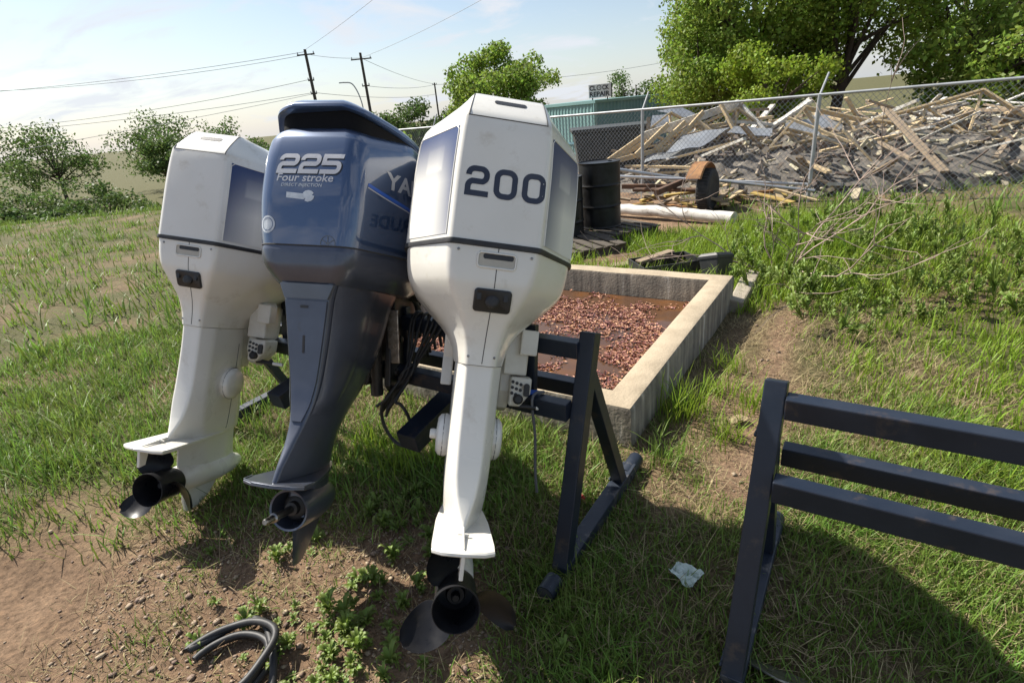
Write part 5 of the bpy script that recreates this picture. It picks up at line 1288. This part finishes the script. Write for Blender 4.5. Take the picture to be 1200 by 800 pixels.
# ================================================================ trees
BARK = mat('tree_bark', (.085, .062, .045), .95, col2=(.045, .034, .026), scale=6, stretch=(3, 3, .6), bump=.5, bscale=20)
LEAFG = mat('tree_leaf', (.175, .265, .036), .55, col2=(.215, .290, .050), scale=.6, island=.40, trans=.5, spec=.3)
LEAFD = mat('dark_tree_leaf', (.080, .135, .032), .55, col2=(.105, .155, .042), scale=.5, island=.40, trans=.42, spec=.3)
LEAFY = mat('bright_tree_leaf', (.210, .300, .026), .55, col2=(.24, .32, .040), scale=.8, island=.35, trans=.45, spec=.3)
def tree(label, x, y, h, rx, rz_, cz, leafm, n=9000, leaf=.16, seed=1, clumps=46, trunk_r=.22, group=None, shape=0.0, name='tree'):
    r = np.random.RandomState(seed); z0 = ground_z(x, y); t = thing(name, label, 'tree', (x, y, z0), 0, group)
    cc = cz - z0; C = []; tries = 0
    while len(C) < clumps and tries < 4000:
        tries += 1
        d = r.normal(0, 1, 3); d /= np.linalg.norm(d); q = r.uniform(.15, 1) ** .45
        c = np.array([d[0] * rx * q, d[1] * rx * q, cc + d[2] * rz_ * q * (1 if d[2] > 0 else .8)])
        if mnoise.noise(Vector((c[0] / rx * 1.6 + seed, c[1] / rx * 1.6, c[2] / rz_ * 1.6))) < -.25: continue
        c[2] = max(c[2], .3); C.append((c, r.uniform(.55, 1.25)))
    tb = MB(); base = [Vector((0, 0, -.2)), Vector((r.normal(0, .06), r.normal(0, .06), cc * .35)), Vector((r.normal(0, .2), r.normal(0, .2), cc * .75)), Vector((r.normal(0, .3), r.normal(0, .3), cc + rz_ * .45))]
    tb.tube(catmull(base, 4), [trunk_r * (1.25 - 1.05 * i / 12) for i in range(13)], 8)
    for c, s_ in C[::max(1, clumps // 18)]:
        q0 = base[1].lerp(base[2], r.uniform(.0, 1)); e = Vector(c); m_ = q0.lerp(e, .5) + Vector((r.normal(0, .12), r.normal(0, .12), r.uniform(0, .12) * rz_))
        tb.tube(catmull([q0, m_, e], 4), [trunk_r * (.45 - .4 * i / 8) for i in range(9)], 5)
    tb.build('trunk', BARK, t, smooth=60)
    per = n // len(C); V = np.zeros((n + 10, 4, 3)); k = 0; cs = (rx + rz_) * .5 * 1.15 / (clumps ** (1 / 3.0))
    for c, s_ in C:
        m = min(int(per * s_ ** 1.5) + 1, n - k)
        if m <= 0: break
        d = r.normal(0, 1, (m, 3)); d /= np.linalg.norm(d, axis=1)[:, None]; rad = cs * s_ * r.uniform(.2, 1, (m, 1)) ** .5
        p = c + d * rad * np.array([1.0, 1.0, .72]); p += r.normal(0, cs * .12, (m, 3))
        nrm = d + r.normal(0, .75, (m, 3)); nrm /= np.linalg.norm(nrm, axis=1)[:, None]
        a = np.cross(nrm, r.normal(0, 1, (m, 3))); a /= np.linalg.norm(a, axis=1)[:, None]; b = np.cross(nrm, a)
        L = leaf * r.uniform(.6, 1.35, (m, 1)); a = a * L * .5; b = b * L * .32
        V[k:k + m, 0] = p - a; V[k:k + m, 1] = p + b - a * .1; V[k:k + m, 2] = p + a; V[k:k + m, 3] = p - b - a * .1; k += m
    V = V[:k].reshape(-1, 3); F = np.arange(k * 4).reshape(-1, 4)
    me = bpy.data.meshes.new('crown'); me.from_pydata(V.tolist(), [], F.tolist()); link('crown', me, leafm, t)
    return t
tree('large spreading tree with dark open limbs above the debris heap', 11.9, 26.5, 12, 4.5, 4.8, 5.2, LEAFG, 34000, .19, 3, 95, .28)
tree('rounded green tree at the end of the tree row nearest the teal building', 9.7, 26.5, 8, 2.7, 2.7, 2.45, LEAFG, 22000, .15, 5, 52, .2)
tree('small dark green tree rising behind the teal building roof', 9.6, 38.5, 5, 2.0, 2.0, 1.5, LEAFD, 7000, .14, 6, 30, .14)
tree('bright yellow green bushy tree in front of the large spreading tree', 10.6, 21.8, 6, 1.9, 1.7, 1.5, LEAFY, 12000, .13, 8, 40, .14)
tree('dense green tree behind the bright bushy tree', 14.6, 24.5, 9, 3.6, 3.8, 4.2, LEAFG, 22000, .17, 9, 56, .25)
tree('broad green tree standing alone behind the white cowl', .9, 47, 9, 4.6, 3.1, 3.2, LEAFG, 22000, .26, 12, 62, .3)
tree('bright leafy bush between the two cowls behind the fence', -3.4, 18.6, 3, 1.25, 1.25, .25, LEAFY, 7000, .12, 14, 30, .07)
DT = ('dark green tree in the distance just right of the second utility pole', 'dark green tree in the distance between the two cowls', 'small dark tree directly behind the street lamp', 'low dark tree in the distance behind the gap left of the white cowl',
      'dark green tree beyond the cream motor, standing over the left utility pole foot', 'widest dark tree on the far field left of the utility poles', 'lone spreading tree on the far field with its trunk in plain view', 'tallest dark tree at the far left end of the distant row', 'lowest rounded tree on the far field between two bigger ones')
for k, (x, y, rx, rz_, cz) in enumerate(((-9.5, 48, 2.6, 1.9, .6), (-6.2, 50, 3.0, 2.1, .8), (-13.2, 54, 2.4, 2.3, 1.1), (-2.8, 52, 2.6, 1.7, .2), (-24, 56, 4, 2.6, .6), (-33, 60, 5, 3.4, 1.4), (-41, 55, 4.6, 3.0, 1.0), (-52, 58, 5.5, 3.8, 1.6), (-29, 52, 3, 2, .2))):
    tree(DT[k], x, y, 6, rx, rz_, cz, LEAFD, 6500, .24, 60 + k, 30, .16)
for k, (x, y, rx, rz_, cz) in enumerate(((19.5, 24, 3.6, 3.6, 4.4), (17.2, 20, 2.4, 2.0, 1.8), (24, 25, 4.4, 4.4, 5.0))):
    tree(('tall green tree behind the right part of the debris heap', 'low rounded green tree right behind the chain-link fence end', 'tallest green tree at the far right end of the tree row')[k], x, y, 8, rx, rz_, cz, LEAFG, 12000, .18, 80 + k, 44, .24)

for k, (x, y, rx, lab) in enumerate(((-17.5, 30, 1.5, 'round dark shrub on the near edge of the far field'), (-22.5, 33, 2.1, 'wide dark shrub on the far field, larger than its neighbours'), (-12.5, 27, 1.1, 'smallest dark shrub on the far field behind the cream motor'), (-28.5, 36, 2.4, 'broad dark thicket at the far end of the field shrubs'), (-19.5, 24, 1.0, 'low shrub standing closest to the rough grass of the yard'))):
    tree(lab, x, y, 3, rx, rx * .62, ground_z(x, y) + rx * .5, LEAFD, 4200, .17, 90 + k, 22, .06, name='shrub')
# bare twiggy shrub
tw = thing('bare_shrub', 'leafless grey brown twiggy shrub on the bank in front of the wheel', 'shrub', (2.62, 5.05, ground_z(2.62, 5.05)))
TWIG = mat('bare_twig', (.38, .29, .24), .9, col2=(.27, .20, .165), scale=10)
rt_ = np.random.RandomState(44)
def twig(par, p, d, L, r, lev):
    pts = [p]; q = p.copy(); dd = d.copy()
    for i in range(5):
        dd = (dd + Vector(rt_.normal(0, .17, 3)) + Vector((0, 0, .03))).normalized(); q = q + dd * L / 5; pts.append(q.copy())
    par.tube(pts, [r * (1 - .65 * i / 5) for i in range(6)], 4)
    if lev > 0:
        for _ in range(4):
            i = rt_.randint(1, 6); nd = (dd + Vector(rt_.normal(0, .55, 3))).normalized(); twig(par, pts[i], nd, L * rt_.uniform(.4, .75), r * .6, lev - 1)
for k in range(8):
    a = rt_.uniform(0, 6.28); q = MB(); twig(q, Vector((.12 * math.cos(a), .12 * math.sin(a), -.02)), Vector((.75 * math.cos(a) - .35, .5 * math.sin(a), rt_.uniform(.5, 1.2))).normalized(), rt_.uniform(.65, 1.25), .0095, 2)
    q.build('branch', TWIG, tw, smooth=70)

# ================================================================ teal metal building with the sign
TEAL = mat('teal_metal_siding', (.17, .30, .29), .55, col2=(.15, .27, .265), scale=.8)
TEALSHADE = mat('shaded_teal_siding', (.13, .26, .31), .55, col2=(.115, .235, .285), scale=.8)  # teal siding tinted bluer and darker: painted shade for the right-hand walls
bz = ground_z(6, 31) ; A, B_, C_ = Vector((2.0, 36.5, 0)), Vector((5.37, 30.0, 0)), Vector((10.4, 34.6, 0)); D_ = A + C_ - B_
bl = thing('metal_building', 'low teal corrugated metal building behind the dumpster', 'building', (B_.x, B_.y, bz)); top = 1.66 - bz
def siding(a, b, material, amp=.035, per=.30):
    L = (b - a).length; d = (b - a).normalized(); nn = Vector((d.y, -d.x, 0)); n_ = int(L / per * 4); pts = []
    for i in range(n_ + 1):
        s_ = L * i / n_; o_ = amp * (1 if (i % 4) in (1, 2) else 0); pts.append(a - Vector((B_.x, B_.y, 0)) + d * s_ + nn * o_)
    q = MB(); m = len(pts); q.add([Vector((p.x, p.y, 0)) for p in pts] + [Vector((p.x, p.y, top)) for p in pts], [(i, i + 1, m + i + 1, m + i) for i in range(m - 1)]); return q.build('wall', material, bl)
siding(A, B_, TEAL); siding(B_, C_, TEALSHADE); siding(C_, D_, TEALSHADE); siding(D_, A, TEAL)
rb = [p - Vector((B_.x, B_.y, 0)) for p in (A, B_, C_, D_)]; ce = sum(rb, Vector()) / 4
q = MB(); q.loft([[ce + (p - ce) * 1.03 + Vector((0, 0, top + dz)) for p in rb] for dz in (-.10, .04)] + [[ce + (p - ce) * .1 + Vector((0, 0, top + .10)) for p in rb]]); q.build('roof', TEAL, bl)
for (a, b, m_) in ((A, B_, TEALSHADE), (B_, C_, TEALSHADE)):
    d = (b - a).normalized(); nn = Vector((d.y, -d.x, 0)); q = MB(); 
    for zz in (top * .52,): q.bar(a - Vector((B_.x, B_.y, 0)) + nn * .06 + Vector((0, 0, zz)), b - Vector((B_.x, B_.y, 0)) + nn * .06 + Vector((0, 0, zz)), .04, .10)
    q.build('trim_band', m_, bl)
q = MB(); q.box((0, 0, top / 2), (.16, .16, top)); q.build('corner_trim', TEAL, bl, bevel=.01)
sx, sy, sz = 5.75, 30.6, 1.66
sg_ = thing('rooftop_sign', 'small white sign reading CLOCK REPAIR on two posts above the teal building', 'sign', (sx, sy, sz + .06), R(-10))
MB().box((0, 0, .40), (1.14, .10, .62)).build('panel', mat('sign_white', (.70, .71, .72), .5, col2=(.62, .63, .64), scale=2), sg_, bevel=.01)
MB().box((.59, .0, .40), (.05, .12, .66)).build('side_frame', BLACKP, sg_)
for x in (-.38, .38): MB().box((x, .08, .16), (.06, .05, .62)).build('post', BLACKP, sg_)
SIGNB = mat('sign_black', (.02, .022, .028), .6)
fnS = lambda a, b: Vector((a, -.053, b))
def sign_text(body, z, width, hgt, x0):
    v2, f2 = text_2d(body, 1.0, 0, .035); mx_ = max(a for a, b in v2); mn = min(a for a, b in v2); my = max(b for a, b in v2)
    decal('lettering', [(x0 + (a - mn) / (mx_ - mn) * width, z + b / my * hgt) for a, b in v2], f2, fnS, SIGNB, sg_, 1.0)
sign_text('CL', .44, .33, .22, -.52); sign_text('CK', .44, .34, .22, .12)
v2, f2 = ribbon(rrect(-.04, .55, .20, .21, .09), .035, True); decal('clock_ring', v2, f2, fnS, SIGNB, sg_, 1.0)
v2, f2 = ribbon([(-.04, .60), (-.04, .55), (0, .54)], .018); decal('clock_hand', v2, f2, fnS, SIGNB, sg_, 1.0)
sign_text('REPAIR', .15, 1.02, .22, -.52)
# pale shed end and brown post between the building and the heap
q = MB(); q.box((0, 0, 1.5), (1.6, 1.2, 3.0)); o = q.build('shed', WHITEW, None, bevel=.03); o.location = (6.6, 20.3, ground_z(6.6, 20.3) - 1.15); o.rotation_euler = (0, 0, R(20)); 
bpy.data.objects.remove(o)

# ================================================================ utility poles, lamp and wires
POLEW = mat('creosote_pole', (.085, .070, .058), .9, col2=(.055, .045, .038), scale=4, stretch=(4, 4, .4))
def pole(label, x, y, ztop, arms, lean=0.0):
    z0 = ground_z(x, y); t = thing('utility_pole', label, 'utility pole', (x, y, z0)); H = ztop - z0
    MB().tube([(0, 0, -.3), (0, 0, H)], [.19, .13], 10).build('shaft', POLEW, t, smooth=40)
    for dz_, L in arms:
        MB().bar((-L / 2, 0, H - dz_), (L / 2, 0, H - dz_), .10, .12).build('crossarm', POLEW, t, bevel=.01)
        for xx in (-L * .45, L * .45): MB().lathe([(.05, 0), (.06, .08), (.03, .20)], (xx, 0, H - dz_ + .06), 'Z', 8).build('insulator', GALVP, t)
    return t
pole('utility pole with side bracket and no transformer left of the street lamp', -17.08, 60, 8.8, ((.45, 1.7), (2.7, .6), (3.9, .6)))
pole('utility pole with short crossarm right of the street lamp', -13.06, 66, 8.7, ((.6, 2.2), (3.2, .8)))
pole('distant bare utility pole beside the broad lone tree', -9.4, 110, 7.5, ((.3, .8),))
z0 = ground_z(-14.6, 70); lp_ = thing('street_lamp', 'tall thin street lamp with a curved arm between the utility poles', 'street lamp', (-14.6, 70, z0)); H = 6.3 - z0
MB().tube(catmull([(0, 0, 0), (0, 0, H * .55), (-.15, 0, H * .80), (-.75, 0, H * .97), (-1.7, 0, H)], 6), .07, 8).build('mast', GALVP, lp_, smooth=50)
MB().box((-1.95, 0, H), (.6, .2, .12)).build('lamp_head', GALVP, lp_, bevel=.03)
WIREM = mat('power_wire', (.26, .27, .29), .7)
def wire(label, a, b, sag, r=.022):
    a, b = Vector(a), Vector(b); c = a; q = MB(); q.tube([a.lerp(b, t) - Vector((0, 0, sag * 4 * t * (1 - t))) - c for t in np.linspace(0, 1, 22)], r * .75, 5); o = q.build('power_line', WIREM, None); o.location = c
    return tag(o, label, 'power line', 'power lines strung from the utility poles')
PL = (
    ('power line climbing from the left utility pole top toward the large spreading tree', (-17.08, 60, 8.75), (9, 24, 13.5), .5, .020),
    ('power line climbing from the short-armed utility pole high above the broad lone tree', (-13.06, 66, 8.2), (14, 30, 12.5), .8, .022),
    ('short power line joining the two nearer utility poles', (-17.08, 60, 8.4), (-13.06, 66, 8.2), .15, .022),
    ('topmost power line leaving the left utility pole away from the lamp', (-17.08, 60, 8.6), (-80, 70, 10.0), 1.0, .03),
    ('second power line leaving the left utility pole arm away from the lamp', (-16.3, 60, 8.4), (-60, 66, 9.0), .8, .028),
    ('power line leaving the left utility pole from its middle bracket', (-17.08, 60, 6.2), (-60, 63, 5.0), .8, .03),
    ('lowest level power line leaving the left utility pole away from the lamp', (-17.08, 60, 5.0), (-60, 58, 4.6), .6, .03),
    ('steep guy line running down from the left utility pole', (-17.08, 60, 4.9), (-52, 40, 1.0), .3, .025),
    ('low power line from the left utility pole passing behind the street lamp', (-17.08, 60, 5.0), (-9.4, 110, 5.6), .5, .03),
    ('power line from the lower bracket of the short-armed pole to the distant pole', (-13.06, 66, 5.5), (-9.4, 110, 7.2), .4, .03),
    ('power line from the arm of the short-armed pole to the distant pole', (-13.06, 66, 8.2), (-9.4, 110, 7.3), .4, .03),
    ('power line running from the distant bare pole behind the broad lone tree', (-9.4, 110, 7.2), (40, 120, 8.0), 1.0, .04))
for a_ in PL: wire(*a_)
